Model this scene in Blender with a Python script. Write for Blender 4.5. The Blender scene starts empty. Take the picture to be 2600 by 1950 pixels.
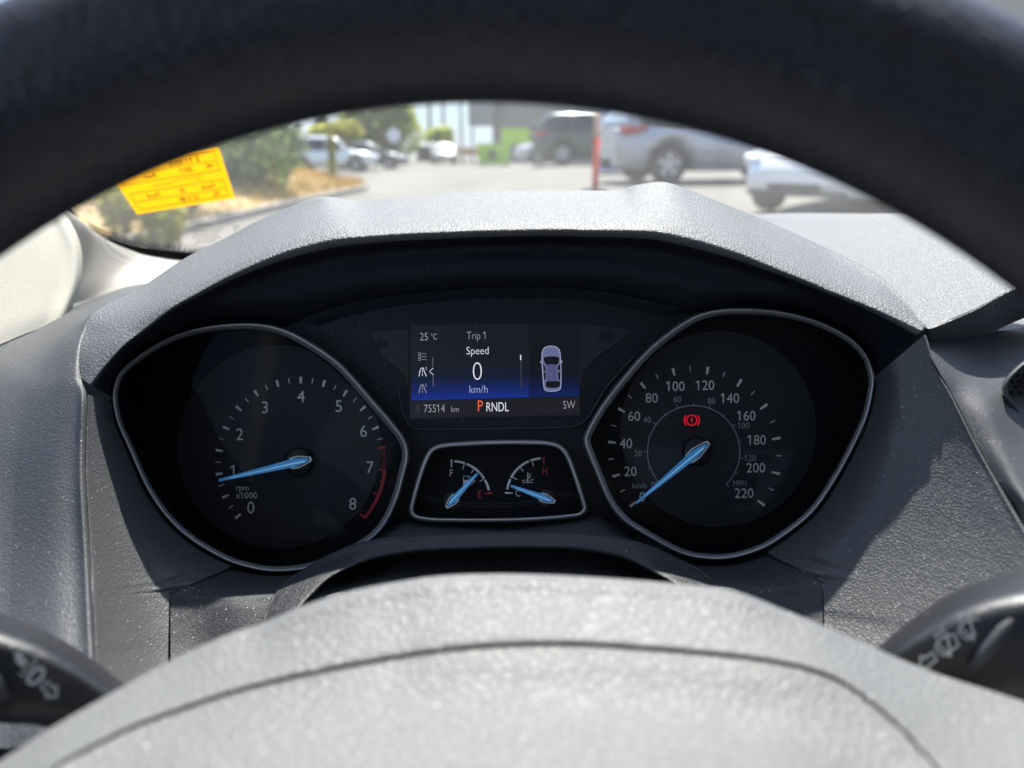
import bpy, bmesh, math, random
from mathutils import Vector, Matrix
random.seed(7)
C = bpy.context.scene.collection
sc = bpy.context.scene
R = math.radians

# ------------------------------------------------------------------ camera, sky, sun, exposure
F = 1881.0                      # focal length in photo pixels (2600 wide)
CX, CY = 1300.0, 975.0
PITCH = R(17.85)
CAM = Vector((0, 0, 1.20))
cth, sth = math.cos(PITCH), math.sin(PITCH)
cam_d = bpy.data.cameras.new('camera')
cam = bpy.data.objects.new('camera', cam_d); C.objects.link(cam)
cam.location = CAM
cam.rotation_euler = (R(90) - PITCH, 0, 0)
cam_d.sensor_width = 36; cam_d.lens = 36 * F / 2600
cam_d.clip_start = 0.01; cam_d.clip_end = 3000
cam_d.dof.use_dof = True; cam_d.dof.focus_distance = 0.35; cam_d.dof.aperture_fstop = 7.0
sc.camera = cam

SUN_EL, SUN_AZ = R(60), R(7)    # azimuth clockwise from +Y (straight ahead) towards +X
world = bpy.data.worlds.new('World'); sc.world = world; world.use_nodes = True
wn = world.node_tree.nodes; wl = world.node_tree.links
bg = wn['Background']
sky = wn.new('ShaderNodeTexSky'); sky.sky_type = 'NISHITA'; sky.sun_disc = False
sky.sun_elevation = SUN_EL; sky.sun_rotation = SUN_AZ
sky.air_density = 1.0; sky.dust_density = .6
tc = wn.new('ShaderNodeTexCoord')
cn = wn.new('ShaderNodeTexNoise'); cn.inputs['Scale'].default_value = 3.2; cn.inputs['Detail'].default_value = 6
mp = wn.new('ShaderNodeMapping'); mp.inputs['Scale'].default_value = (1, 1, 3.5)
cr = wn.new('ShaderNodeValToRGB'); cr.color_ramp.elements[0].position = .50; cr.color_ramp.elements[1].position = .78
mx = wn.new('ShaderNodeMixRGB'); mx.inputs[2].default_value = (3.9, 4.1, 4.4, 1)
wl.new(tc.outputs['Generated'], mp.inputs[0]); wl.new(mp.outputs[0], cn.inputs['Vector'])
wl.new(cn.outputs['Fac'], cr.inputs[0]); wl.new(cr.outputs[0], mx.inputs[0])
hz = wn.new('ShaderNodeSeparateXYZ'); wl.new(tc.outputs['Generated'], hz.inputs[0])
hr = wn.new('ShaderNodeMapRange'); hr.inputs[1].default_value = .04; hr.inputs[2].default_value = .34; hr.inputs[3].default_value = .85; hr.inputs[4].default_value = 0; wl.new(hz.outputs['Z'], hr.inputs[0])
low = wn.new('ShaderNodeMixRGB'); low.inputs[2].default_value = (1.75, 2.35, 3.1, 1); wl.new(hr.outputs[0], low.inputs[0]); wl.new(sky.outputs[0], low.inputs[1])
wl.new(low.outputs[0], mx.inputs[1]); wl.new(mx.outputs[0], bg.inputs[0])
bg.inputs[1].default_value = 0.12
sun_d = bpy.data.lights.new('sun', 'SUN'); sun_d.energy = 4.8; sun_d.angle = R(.53); sun_d.color = (1, .95, .88)
sun = bpy.data.objects.new('sun', sun_d); C.objects.link(sun)
SD = Vector((math.sin(SUN_AZ) * math.cos(SUN_EL), math.cos(SUN_AZ) * math.cos(SUN_EL), math.sin(SUN_EL)))
sun.rotation_euler = SD.to_track_quat('Z', 'Y').to_euler()
sun.location = SD * 40
EXPO = 1.38
sc.view_settings.view_transform = 'Standard'; sc.view_settings.look = 'None'
sc.view_settings.exposure = EXPO; sc.view_settings.gamma = 1
sc.render.engine = 'CYCLES'
sc.cycles.max_bounces = 8; sc.cycles.transparent_max_bounces = 16; sc.cycles.diffuse_bounces = 4
sc.cycles.caustics_reflective = False; sc.cycles.caustics_refractive = False
sc.cycles.use_denoising = True

# ------------------------------------------------------------------ helpers
def pd(x, y, d):
    """photo pixel + distance along the lens axis -> world point"""
    r = (x - CX) / F * d; u = (CY - y) / F * d
    return CAM + Vector((r, d * cth + u * sth, -d * sth + u * cth))
def pc(r, u, d):
    return CAM + Vector((r, d * cth + u * sth, -d * sth + u * cth))
def py_(x, y, Y):
    """photo pixel + distance straight ahead -> world point"""
    u = (CY - y) / F
    d = Y / (cth + u * sth)
    return pd(x, y, d)
def emp(name, loc=(0, 0, 0), rz=0):
    o = bpy.data.objects.new(name, None); C.objects.link(o); o.location = loc; o.rotation_euler = (0, 0, rz)
    o.empty_display_size = .1
    return o
def tag(o, label=None, cat=None, group=None, kind=None):
    if label: o['label'] = label
    if cat: o['category'] = cat
    if group: o['group'] = group
    if kind: o['kind'] = kind
    return o
def mesh_obj(name, verts, faces, m, parent=None, smooth=False, world_in=True):
    me = bpy.data.meshes.new(name)
    if parent is not None and world_in:
        bpy.context.view_layer.update()
        inv = parent.matrix_world.inverted()
        verts = [inv @ Vector(v) for v in verts]
    me.from_pydata([tuple(v) for v in verts], [], faces)
    me.validate()
    if smooth: me.polygons.foreach_set('use_smooth', [True] * len(me.polygons))
    ms = m if isinstance(m, (list, tuple)) else [m]
    for k in ms: me.materials.append(k)
    o = bpy.data.objects.new(name, me); C.objects.link(o)
    if parent is not None: o.parent = parent
    return o
def fix_normals(o):
    bm = bmesh.new(); bm.from_mesh(o.data); bmesh.ops.recalc_face_normals(bm, faces=bm.faces); bm.to_mesh(o.data); bm.free()
    return o
def cat1(p, t):
    """Catmull-Rom through list of vectors, t in 0..len-1"""
    n = len(p); i = min(int(t), n - 2); s = t - i
    p0 = p[i - 1] if i > 0 else p[0] * 2 - p[1]
    p1, p2 = p[i], p[i + 1]
    p3 = p[i + 2] if i + 2 < n else p[-1] * 2 - p[-2]
    return .5 * ((2 * p1) + (p2 - p0) * s + (2 * p0 - 5 * p1 + 4 * p2 - p3) * s * s + (3 * p1 - p0 - 3 * p2 + p3) * s ** 3)
def resample(p, n):
    p = [Vector(q) for q in p]
    return [cat1(p, k * (len(p) - 1) / (n - 1)) for k in range(n)]
def arc_resample(p, n):
    q = resample(p, max(80, len(p) * 10))
    L = [0]
    for a, b in zip(q, q[1:]): L.append(L[-1] + (b - a).length)
    out = []; j = 0
    for k in range(n):
        t = L[-1] * k / (n - 1)
        while j < len(L) - 2 and L[j + 1] < t: j += 1
        s = (t - L[j]) / max(1e-12, L[j + 1] - L[j])
        out.append(q[j].lerp(q[j + 1], min(1, max(0, s))))
    return out
def closed(p, sub):
    p = [Vector(q) for q in p]; n = len(p); out = []
    for i in range(n):
        p0, p1, p2, p3 = p[i - 1], p[i], p[(i + 1) % n], p[(i + 2) % n]
        for k in range(sub):
            s = k / sub
            out.append(.5 * ((2 * p1) + (p2 - p0) * s + (2 * p0 - 5 * p1 + 4 * p2 - p3) * s * s + (3 * p1 - p0 - 3 * p2 + p3) * s ** 3))
    return out
def grid_faces(nr, nc, off=0, wrap=False):
    f = []
    for i in range(nr - 1):
        for j in range(nc if wrap else nc - 1):
            a = off + i * nc + j; b = off + i * nc + (j + 1) % nc
            f.append((a, b, b + nc, a + nc))
    return f
def patch(name, rows, m, parent=None, nr=24, nc=60, arc=False):
    """smooth surface through rows of (x, y, d) photo-pixel/depth points"""
    rs = []
    for row in rows:
        pts = [pd(*q) if not isinstance(q, Vector) else q for q in row]
        rs.append(arc_resample(pts, nc) if arc else resample(pts, nc))
    cols = [resample([r[j] for r in rs], nr) for j in range(nc)]
    verts = [cols[j][i] for i in range(nr) for j in range(nc)]
    return mesh_obj(name, verts, grid_faces(nr, nc), m, parent, True)
def tube_faces(path, rad, seg=10, closed_=False, cap=True):
    verts, faces = [], []
    n = len(path)
    up = Vector((0, 0, 1))
    for i, p in enumerate(path):
        if closed_: t = path[(i + 1) % n] - path[i - 1]
        else: t = path[min(i + 1, n - 1)] - path[max(i - 1, 0)]
        t.normalize()
        a = t.cross(up)
        if a.length < 1e-4: a = t.cross(Vector((0, 1, 0)))
        a.normalize(); b = a.cross(t)
        r = rad[i] if isinstance(rad, (list, tuple)) else rad
        for k in range(seg):
            w = 2 * math.pi * k / seg
            verts.append(p + a * (math.cos(w) * r) + b * (math.sin(w) * r))
    rows = n if not closed_ else n
    for i in range(n if closed_ else n - 1):
        for k in range(seg):
            i2 = (i + 1) % n
            faces.append((i * seg + k, i * seg + (k + 1) % seg, i2 * seg + (k + 1) % seg, i2 * seg + k))
    if cap and not closed_:
        faces.append(tuple(range(seg))[::-1]); faces.append(tuple((n - 1) * seg + k for k in range(seg)))
    return verts, faces
class MB:
    """collects shapes into one mesh"""
    def __init__(s): s.v = []; s.f = []; s.mi = []
    def add(s, v, f, mi=0):
        o = len(s.v); s.v += [Vector(q) for q in v]; s.f += [tuple(i + o for i in q) for q in f]; s.mi += [mi] * len(f)
    def box(s, c, d, mi=0, rz=0, bev=0):
        c = Vector(c); x, y, z = d[0] / 2, d[1] / 2, d[2] / 2
        M = Matrix.Rotation(rz, 3, 'Z')
        v = [c + M @ Vector((a * x, b * y, e * z)) for e in (-1, 1) for b in (-1, 1) for a in (-1, 1)]
        s.add(v, [(0, 2, 3, 1), (4, 5, 7, 6), (0, 1, 5, 4), (2, 6, 7, 3), (0, 4, 6, 2), (1, 3, 7, 5)], mi)
    def tube(s, path, r, seg=10, mi=0, closed_=False):
        v, f = tube_faces([Vector(p) for p in path], r, seg, closed_); s.add(v, f, mi)
    def build(s, name, m, parent=None, smooth=False, world_in=True):
        o = mesh_obj(name, s.v, s.f, m, parent, smooth, world_in)
        if isinstance(m, (list, tuple)) and len(s.mi) == len(o.data.polygons):
            o.data.polygons.foreach_set('material_index', s.mi)
        return o
    # --- flat work on a plane at depth d (photo pixels)
    def poly(s, pts, d, mi=0):
        n = len(pts); s.add([pd(x, y, d) for x, y in pts], [tuple(range(n))[::-1]], mi)
    def prism(s, pts, d0, d1, mi=0):
        n = len(pts)
        v = [pd(x, y, d0) for x, y in pts] + [pd(x, y, d1) for x, y in pts]
        f = [tuple(range(n)), tuple(range(2 * n - 1, n - 1, -1))] + [(i, (i + 1) % n, n + (i + 1) % n, n + i) for i in range(n)]
        s.add(v, f, mi)
    def stroke(s, pts, w, d, closed_=False, mi=0):
        pts = [Vector((p[0], p[1])) for p in pts]; n = len(pts); L, Rr = [], []
        for i in range(n):
            if closed_: a, b = pts[i - 1], pts[(i + 1) % n]
            else: a, b = pts[max(i - 1, 0)], pts[min(i + 1, n - 1)]
            if not closed_ and 0 < i < n - 1:
                t = ((pts[i] - a).normalized() + (b - pts[i]).normalized())
            else: t = b - a
            t = t.normalized() if t.length > 1e-9 else Vector((1, 0))
            nn = Vector((-t.y, t.x)); ww = w[i] if isinstance(w, (list, tuple)) else w
            L.append(pts[i] + nn * ww / 2); Rr.append(pts[i] - nn * ww / 2)
        v = [pd(q.x, q.y, d) for q in L] + [pd(q.x, q.y, d) for q in Rr]
        f = [(i, (i + 1) % n, n + (i + 1) % n, n + i) for i in range(n if closed_ else n - 1)]
        s.add(v, f, mi)
    def text(s, t, x, y, h, d, xs=1.0, thin=0.0, mirror=False, ang=0.0, mi=0, frame=None):
        cu = bpy.data.curves.new('t', 'FONT'); cu.body = t; cu.size = 1; cu.offset = thin; cu.resolution_u = 3
        o = bpy.data.objects.new('t', cu); C.objects.link(o)
        dg = bpy.context.evaluated_depsgraph_get(); me = bpy.data.meshes.new_from_object(o.evaluated_get(dg))
        vs = [v.co.copy() for v in me.vertices]; fs = [tuple(p.vertices) for p in me.polygons]
        bpy.data.objects.remove(o); bpy.data.curves.remove(cu); bpy.data.meshes.remove(me)
        if not vs: return
        k = h / CAP; x0 = min(v.x for v in vs); x1 = max(v.x for v in vs); mxx = (x0 + x1) / 2
        st_ = .105 + thin * 2
        for i_, ch in enumerate(t):
            if ch != '1': continue
            xr = max(v.x for v in vs if v.x <= _right(t[:i_ + 1], thin) + 1e-3) - thin * 0
            o_ = len(vs); vs += [Vector((xr - st_ * .9, CAP, 0)), Vector((xr - st_ * .9, CAP * .83, 0)), Vector((xr - .25, CAP * .70, 0)), Vector((xr - .25, CAP * .83, 0))]; fs.append((o_, o_ + 3, o_ + 2, o_ + 1))
        x0 = min(v.x for v in vs); x1 = max(v.x for v in vs); mxx = (x0 + x1) / 2
        out = []; ca, sa = math.cos(ang), math.sin(ang)
        for v in vs:
            a = (v.x - mxx) * k * xs * (-1 if mirror else 1); b = -(v.y - CAP / 2) * k
            px, py2 = x + a * ca - b * sa, y + a * sa + b * ca
            out.append(frame(px, py2) if frame else pd(px, py2, d))
        s.add(out, fs, mi)
def _right(t, thin):
    cu = bpy.data.curves.new('t', 'FONT'); cu.body = t; cu.size = 1; cu.offset = thin
    o = bpy.data.objects.new('t', cu); C.objects.link(o)
    me = bpy.data.meshes.new_from_object(o.evaluated_get(bpy.context.evaluated_depsgraph_get()))
    h = max(v.co.x for v in me.vertices)
    bpy.data.objects.remove(o); bpy.data.curves.remove(cu); bpy.data.meshes.remove(me)
    return h
def _cap():
    cu = bpy.data.curves.new('t', 'FONT'); cu.body = 'H'; cu.size = 1
    o = bpy.data.objects.new('t', cu); C.objects.link(o)
    me = bpy.data.meshes.new_from_object(o.evaluated_get(bpy.context.evaluated_depsgraph_get()))
    h = max(v.co.y for v in me.vertices)
    bpy.data.objects.remove(o); bpy.data.curves.remove(cu); bpy.data.meshes.remove(me)
    return h
CAP = _cap()
def circ(x, y, r, n=48, a0=0, a1=360):
    full = abs(a1 - a0) >= 360
    k = n if full else n + 1
    return [(x + r * math.cos(R(a0 + (a1 - a0) * i / n)), y + r * math.sin(R(a0 + (a1 - a0) * i / n))) for i in range(k)]

# ------------------------------------------------------------------ materials
def mat(name, col, rough=.5, metal=0.0, spec=.5, coat=0.0):
    m = bpy.data.materials.new(name); m.use_nodes = True
    b = m.node_tree.nodes['Principled BSDF']
    b.inputs['Base Color'].default_value = (*col, 1); b.inputs['Roughness'].default_value = rough
    b.inputs['Metallic'].default_value = metal; b.inputs['Specular IOR Level'].default_value = spec
    if coat: b.inputs['Coat Weight'].default_value = coat; b.inputs['Coat Roughness'].default_value = .05
    return m
def N(m, t, **kw):
    n = m.node_tree.nodes.new(t)
    for k, v in kw.items():
        if k in n.inputs: n.inputs[k].default_value = v
        else: setattr(n, k, v)
    return n
def lk(m, a, b): m.node_tree.links.new(a, b)
def coords(m, scale=(1, 1, 1)):
    t = N(m, 'ShaderNodeTexCoord'); mpn = N(m, 'ShaderNodeMapping'); mpn.inputs['Scale'].default_value = scale
    lk(m, t.outputs['Object'], mpn.inputs[0]); return mpn.outputs[0]
def vary(m, col, amount=.3, scale=8, detail=6):
    """uneven colour from a noise"""
    n = N(m, 'ShaderNodeTexNoise', Scale=scale, Detail=detail); lk(m, coords(m), n.inputs['Vector'])
    r = N(m, 'ShaderNodeValToRGB'); r.color_ramp.elements[0].position = .3; r.color_ramp.elements[1].position = .7
    r.color_ramp.elements[0].color = (*[c * (1 - amount) for c in col], 1)
    r.color_ramp.elements[1].color = (*[min(1, c * (1 + amount)) for c in col], 1)
    lk(m, n.outputs['Fac'], r.inputs[0]); b = m.node_tree.nodes['Principled BSDF']
    lk(m, r.outputs[0], b.inputs['Base Color']); return r
def leather(name, col, rough=.5, cell=480, height=.00022, strength=.8, dust=.0, dustscale=700, spec=.5, stretch=(1, 1, 1)):
    m = mat(name, col, rough, spec=spec); b = m.node_tree.nodes['Principled BSDF']
    co = coords(m, stretch)
    n1 = N(m, 'ShaderNodeTexNoise', Scale=cell * .35, Detail=2)
    lk(m, co, n1.inputs['Vector'])
    add = N(m, 'ShaderNodeMixRGB', blend_type='LINEAR_LIGHT'); add.inputs[0].default_value = .0014
    lk(m, co, add.inputs[1]); lk(m, n1.outputs['Color'], add.inputs[2])
    v = N(m, 'ShaderNodeTexVoronoi', feature='DISTANCE_TO_EDGE', Scale=cell); lk(m, add.outputs[0], v.inputs['Vector'])
    mr = N(m, 'ShaderNodeMapRange'); mr.inputs[2].default_value = .24; mr.interpolation_type = 'SMOOTHSTEP'
    lk(m, v.outputs['Distance'], mr.inputs[0])
    n2 = N(m, 'ShaderNodeTexNoise', Scale=cell * 2.2, Detail=2); lk(m, co, n2.inputs['Vector'])
    ad = N(m, 'ShaderNodeMath', operation='MULTIPLY_ADD'); ad.inputs[1].default_value = .12
    lk(m, n2.outputs['Fac'], ad.inputs[0]); lk(m, mr.outputs[0], ad.inputs[2])
    bu = N(m, 'ShaderNodeBump'); bu.inputs['Strength'].default_value = strength; bu.inputs['Distance'].default_value = height
    lk(m, ad.outputs[0], bu.inputs['Height']); lk(m, bu.outputs[0], b.inputs['Normal'])
    if dust:
        vd = N(m, 'ShaderNodeTexVoronoi', feature='F1', Scale=dustscale); lk(m, coords(m), vd.inputs['Vector'])
        sep = N(m, 'ShaderNodeSeparateColor'); lk(m, vd.outputs['Color'], sep.inputs[0])
        thr = N(m, 'ShaderNodeMath', operation='MULTIPLY'); thr.inputs[1].default_value = .20
        pw = N(m, 'ShaderNodeMath', operation='POWER'); pw.inputs[1].default_value = 3.0
        lk(m, sep.outputs[0], pw.inputs[0]); lk(m, pw.outputs[0], thr.inputs[0])
        lt = N(m, 'ShaderNodeMath', operation='LESS_THAN'); lk(m, vd.outputs['Distance'], lt.inputs[0]); lk(m, thr.outputs[0], lt.inputs[1])
        g2 = N(m, 'ShaderNodeMath', operation='LESS_THAN'); g2.inputs[1].default_value = dust; lk(m, sep.outputs[1], g2.inputs[0])
        mu = N(m, 'ShaderNodeMath', operation='MULTIPLY'); lk(m, lt.outputs[0], mu.inputs[0]); lk(m, g2.outputs[0], mu.inputs[1])
        mc = N(m, 'ShaderNodeMixRGB'); mc.inputs[1].default_value = (*col, 1); mc.inputs[2].default_value = (.6, .58, .55, 1)
        lk(m, mu.outputs[0], mc.inputs[0]); lk(m, mc.outputs[0], b.inputs['Base Color'])
    return m
def s2l(c):
    c /= 255.0
    return c / 12.92 if c <= .04045 else ((c + .055) / 1.055) ** 2.4
def glow(name, srgb, gain=1.0):
    """something that gives off light: shows as about this sRGB colour"""
    m = bpy.data.materials.new(name); m.use_nodes = True
    b = m.node_tree.nodes['Principled BSDF']
    b.inputs['Base Color'].default_value = (.004, .004, .005, 1); b.inputs['Roughness'].default_value = .3
    b.inputs['Emission Color'].default_value = (*[s2l(c) for c in srgb], 1)
    b.inputs['Emission Strength'].default_value = gain / (2 ** EXPO)
    return m

M = {}
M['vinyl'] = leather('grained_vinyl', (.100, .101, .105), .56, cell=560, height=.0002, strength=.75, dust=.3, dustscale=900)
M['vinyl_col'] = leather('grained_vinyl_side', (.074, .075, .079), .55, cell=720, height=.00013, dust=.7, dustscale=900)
M['fine'] = leather('fine_grain_plastic', (.040, .041, .047), .58, cell=1100, height=.00012, dust=.8, dustscale=800)
M['shroud'] = leather('shroud_plastic', (.022, .023, .028), .45, cell=1200, height=.0001, dust=.12)
M['satin'] = leather('satin_plastic', (.060, .061, .068), .40, cell=2500, height=.00003, dust=.5, dustscale=1000)
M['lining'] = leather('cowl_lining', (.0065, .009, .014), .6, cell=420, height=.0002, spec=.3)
M['stalk'] = leather('stalk_plastic', (.022, .023, .027), .36, cell=1500, height=.00003, dust=.1)
M['rim'] = leather('wheel_leather', (.018, .0195, .026), .37, cell=420, height=.00018, dust=.0)
M['airbag'] = leather('airbag_vinyl', (.132, .133, .136), .55, cell=420, height=.00024, strength=.6, dust=.2, dustscale=600, spec=.45)
M['black'] = mat('black_plastic', (.006, .007, .009), .55, spec=.3)
M['gap'] = mat('dark_gap', (.004, .004, .005), .9, spec=.1)
M['panelblack'] = leather('cluster_black', (.0065, .009, .014), .5, cell=3000, height=.00001, dust=.15, dustscale=800, spec=.35)
M['strip'] = mat('charcoal_strip', (.016, .020, .026), .5)
M['dial'] = mat('dial_face', (.023, .027, .033), .55, spec=.3)
M['dialdark'] = mat('dial_surround', (.005, .006, .009), .6, spec=.2)
M['bezel'] = mat('bezel_metal', (.42, .42, .425), .27, metal=.6)
M['print'] = mat('dial_print', (.86, .86, .87), .6)
M['print2'] = mat('dial_print_dim', (.42, .42, .43), .6)
M['line'] = mat('dial_line', (.05, .052, .055), .6)
M['red'] = mat('red_print', (.62, .03, .05), .55)
M['needle'] = glow('needle_blue', (38, 92, 138), .8)
M['needle'].node_tree.nodes['Principled BSDF'].inputs['Base Color'].default_value = (.05, .22, .45, 1)
M['needlehighlight'] = glow('needle_highlight', (120, 170, 210), .8)  # paler glow colour standing in for the highlight on the needles
M['needletip'] = mat('needle_chrome', (.92, .93, .95), .3, metal=0)
M['brake'] = glow('brake_lamp_red', (235, 20, 50), 1.0)
M['white'] = glow('screen_white', (226, 230, 240)); M['grey'] = glow('screen_grey', (150, 152, 162)); M['dim'] = glow('screen_dim', (62, 64, 72))
M['orange'] = glow('screen_orange', (238, 104, 62)); M['pale'] = glow('screen_pale_blue', (172, 182, 220))
M['carb'] = glow('screen_car_body', (98, 104, 140)); M['roof'] = glow('screen_car_roof', (74, 82, 122)); M['card'] = glow('screen_car_glass', (8, 12, 20))
M['fabric'] = leather('pillar_fabric', (.44, .42, .36), .9, cell=900, height=.00015, strength=.6, spec=.2)
M['trim'] = mat('pillar_plastic', (.42, .40, .35), .55)
M['frit'] = mat('frit_black', (.006, .006, .007), .5)
M['rubber'] = mat('rubber', (.015, .015, .016), .7)
M['yellow'] = mat('yellow_paper', (.60, .28, .004), .7, spec=.2)
M['ink'] = mat('sticker_ink', (.03, .016, .004), .7)
M['inkpale'] = mat('sticker_ink_pale', (.52, .27, .006), .7)
M['icon'] = mat('icon_print', (.85, .86, .82), .6)
M['head'] = mat('cabin_lining', (.62, .60, .56), .9)
M['seat'] = mat('seat_cloth', (.24, .24, .25), .9)

def paper():
    m = M['yellow']; nt = m.node_tree; out = nt.nodes['Material Output']; b = nt.nodes['Principled BSDF']
    tr = N(m, 'ShaderNodeBsdfTranslucent'); tr.inputs[0].default_value = (.72, .34, .006, 1)
    ms = N(m, 'ShaderNodeMixShader'); ms.inputs[0].default_value = .6
    lk(m, b.outputs[0], ms.inputs[1]); lk(m, tr.outputs[0], ms.inputs[2]); lk(m, ms.outputs[0], out.inputs[0])
paper()
def glass(name, dustfac=.05, tint=(.93, .96, .95), ior=1.45):
    m = bpy.data.materials.new(name); m.use_nodes = True; nt = m.node_tree
    nt.nodes.remove(nt.nodes['Principled BSDF']); out = nt.nodes['Material Output']
    t = N(m, 'ShaderNodeBsdfTransparent'); t.inputs[0].default_value = (*tint, 1)
    g = N(m, 'ShaderNodeBsdfGlossy'); g.inputs['Roughness'].default_value = .02
    fr = N(m, 'ShaderNodeFresnel'); fr.inputs[0].default_value = ior
    a = N(m, 'ShaderNodeMixShader'); lk(m, fr.outputs[0], a.inputs[0]); lk(m, t.outputs[0], a.inputs[1]); lk(m, g.outputs[0], a.inputs[2])
    if dustfac:
        d = N(m, 'ShaderNodeBsdfTranslucent'); d.inputs[0].default_value = (.8, .8, .78, 1)
        n = N(m, 'ShaderNodeTexNoise', Scale=9, Detail=5); lk(m, coords(m), n.inputs['Vector'])
        mr = N(m, 'ShaderNodeMapRange'); mr.inputs[1].default_value = .3; mr.inputs[2].default_value = .7
        mr.inputs[3].default_value = dustfac * .6; mr.inputs[4].default_value = dustfac * 1.4
        lk(m, n.outputs['Fac'], mr.inputs[0])
        b2 = N(m, 'ShaderNodeMixShader'); lk(m, mr.outputs[0], b2.inputs[0]); lk(m, a.outputs[0], b2.inputs[1]); lk(m, d.outputs[0], b2.inputs[2])
        lk(m, b2.outputs[0], out.inputs[0])
    else: lk(m, a.outputs[0], out.inputs[0])
    return m
M['windshield'] = glass('windshield_glass', .045)
M['lens'] = glass('gauge_lens', 0, (.98, .98, .98), 1.14)
M['sideglass'] = glass('side_glass', 0, (.75, .8, .78), 1.45)

# ------------------------------------------------------------------ dashboard
RING = .355; DIAL = .372
dash = tag(emp('dashboard', pc(.1, -.12, .40)), 'dark grey grained vinyl dashboard with a hooded cowl around the instrument cluster', 'dashboard')
bpy.context.view_layer.update()

lip = [(229, 976), (265, 930), (313, 877), (362, 839), (434, 783), (500, 745), (572, 706), (645, 672), (717, 643), (789, 622),
       (862, 607), (934, 601), (1000, 596), (1120, 590), (1250, 586), (1400, 583), (1500, 585), (1596, 586), (1669, 590), (1741, 605),
       (1813, 624), (1886, 648), (1958, 677), (2040, 710), (2110, 740), (2181, 768), (2240, 794), (2295, 820), (2340, 840)]
ridge = [(206, 960), (203, 890), (217, 841), (243, 793), (362, 728), (465, 659), (572, 605), (645, 566), (717, 535), (785, 508),
         (837, 502), (910, 512), (1000, 504), (1120, 495), (1242, 488), (1400, 485), (1500, 486), (1567, 486), (1620, 472), (1689, 465),
         (1760, 487), (1830, 515), (1915, 549), (2010, 590), (2100, 632), (2175, 668), (2235, 702), (2290, 755), (2347, 823)]
inner = [(284, 1010), (290, 965), (330, 915), (380, 876), (450, 845), (510, 828), (575, 818), (640, 815), (720, 812), (790, 798),
         (863, 778), (935, 763), (1000, 752), (1120, 739), (1250, 731), (1400, 731), (1500, 738), (1571, 748), (1640, 762), (1700, 776),
         (1760, 788), (1820, 783), (1890, 777), (1970, 783), (2053, 801), (2124, 830), (2174, 862), (2207, 903), (2223, 955)]
dl = [0.307, 0.3107, 0.3153, 0.32, 0.323, 0.326, 0.329, 0.331, 0.333, 0.335, 0.336, 0.337, 0.338, 0.339, 0.34, 0.34, 0.339, 0.338, 0.337, 0.336, 0.335, 0.333, 0.331, 0.328, 0.325, 0.322, 0.3173, 0.3127, 0.308]
dr = [0.3104, 0.3199, 0.3304, 0.344, 0.374, 0.401, 0.414, 0.419, 0.422, 0.424, 0.421, 0.426, 0.429, 0.429, 0.429, 0.429, 0.429, 0.429, 0.424, 0.421, 0.421, 0.421, 0.419, 0.409, 0.394, 0.377, 0.3564, 0.3329, 0.3114]
def plane_depth(a, b, c):
    A, B, Cc = [pd(*q) - CAM for q in (a, b, c)]; n = (B - A).cross(Cc - A)
    def f(x, y):
        r = pd(x, y, 1) - CAM; return n.dot(A) / n.dot(r)
    return f
DR = plane_depth((2422, 808, .313), (2588, 726, .3225), (2211, 545, .57))
for k in range(22, 29): 
    dr[k] = min(dr[k] + .004 * (k < 25), DR(*ridge[k]) - .0022)
print('ridge', [round(v, 3) for v in dr[20:]], [round(DR(*ridge[k]), 3) for k in range(20, 29)])
skirt, sk05, r75, r50, r25, r10, rlip, roll1, roll2, roll3, inn2, inn = [], [], [], [], [], [], [], [], [], [], [], []
for k in range(29):
    a = Vector((*lip[k], dl[k])); b = Vector((*ridge[k], dr[k])); c = Vector((*inner[k], RING + .004))
    def mixp(t, bul):
        q = a.lerp(b, t); q.z = a.z + (b.z - a.z) * (t ** bul); return q
    P3 = pd(*b)
    es = min(1, max(.02, (k - 3) / 5), .12 + (28 - k) / 4); skirt.append(P3 + Vector((0, .035, -.022)) * es); sk05.append(P3 + Vector((0, .009, -.0022)) * es)
    rlip.append(pd(*mixp(0.0, 1)))
    r10.append(pd(*mixp(.09, 1.55))); r25.append(pd(*mixp(.25, 1.6))); r50.append(pd(*mixp(.5, 1.55))); r75.append(pd(*mixp(.82, 1.3)))
    w = min(1, (c - a).length / 120)
    q1 = a.lerp(c, .07); q1.z = a.z + .0012; roll1.append(pd(*q1))
    q2 = a.lerp(c, .30); q2.z = a.z + .012 * w; roll2.append(pd(*q2))
    q3 = a.lerp(c, .68); q3.z = a.z + (c.z - a.z) * .55; roll3.append(pd(*q3))
    e_ = (c - a); e_.z = 0; e_.normalize(); inn.append(pd(c.x, c.y, RING + .004)); kx = 16 if k == 8 else 2.5 if 8 < k < 21 else 10; inn2.append(pd(c.x + e_.x * kx, c.y + e_.y * kx, RING + .0095))
ridge3 = [pd(*ridge[k], dr[k]) for k in range(29)]
rollm = [a.lerp(b, .25) for a, b in zip(roll1, roll2)]
patch('cowl_hood', [skirt, sk05, ridge3, r75, r50, r25, r10, rlip, roll1, rollm], M['vinyl'], dash, nr=64, nc=200)
patch('cowl_lining', [[p + Vector((0, 0, .0006)) for p in roll1], [p - Vector((0, 0, .0002)) for p in rollm], roll2, roll3, inn, inn2], M['lining'], dash, nr=30, nc=200)

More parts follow.
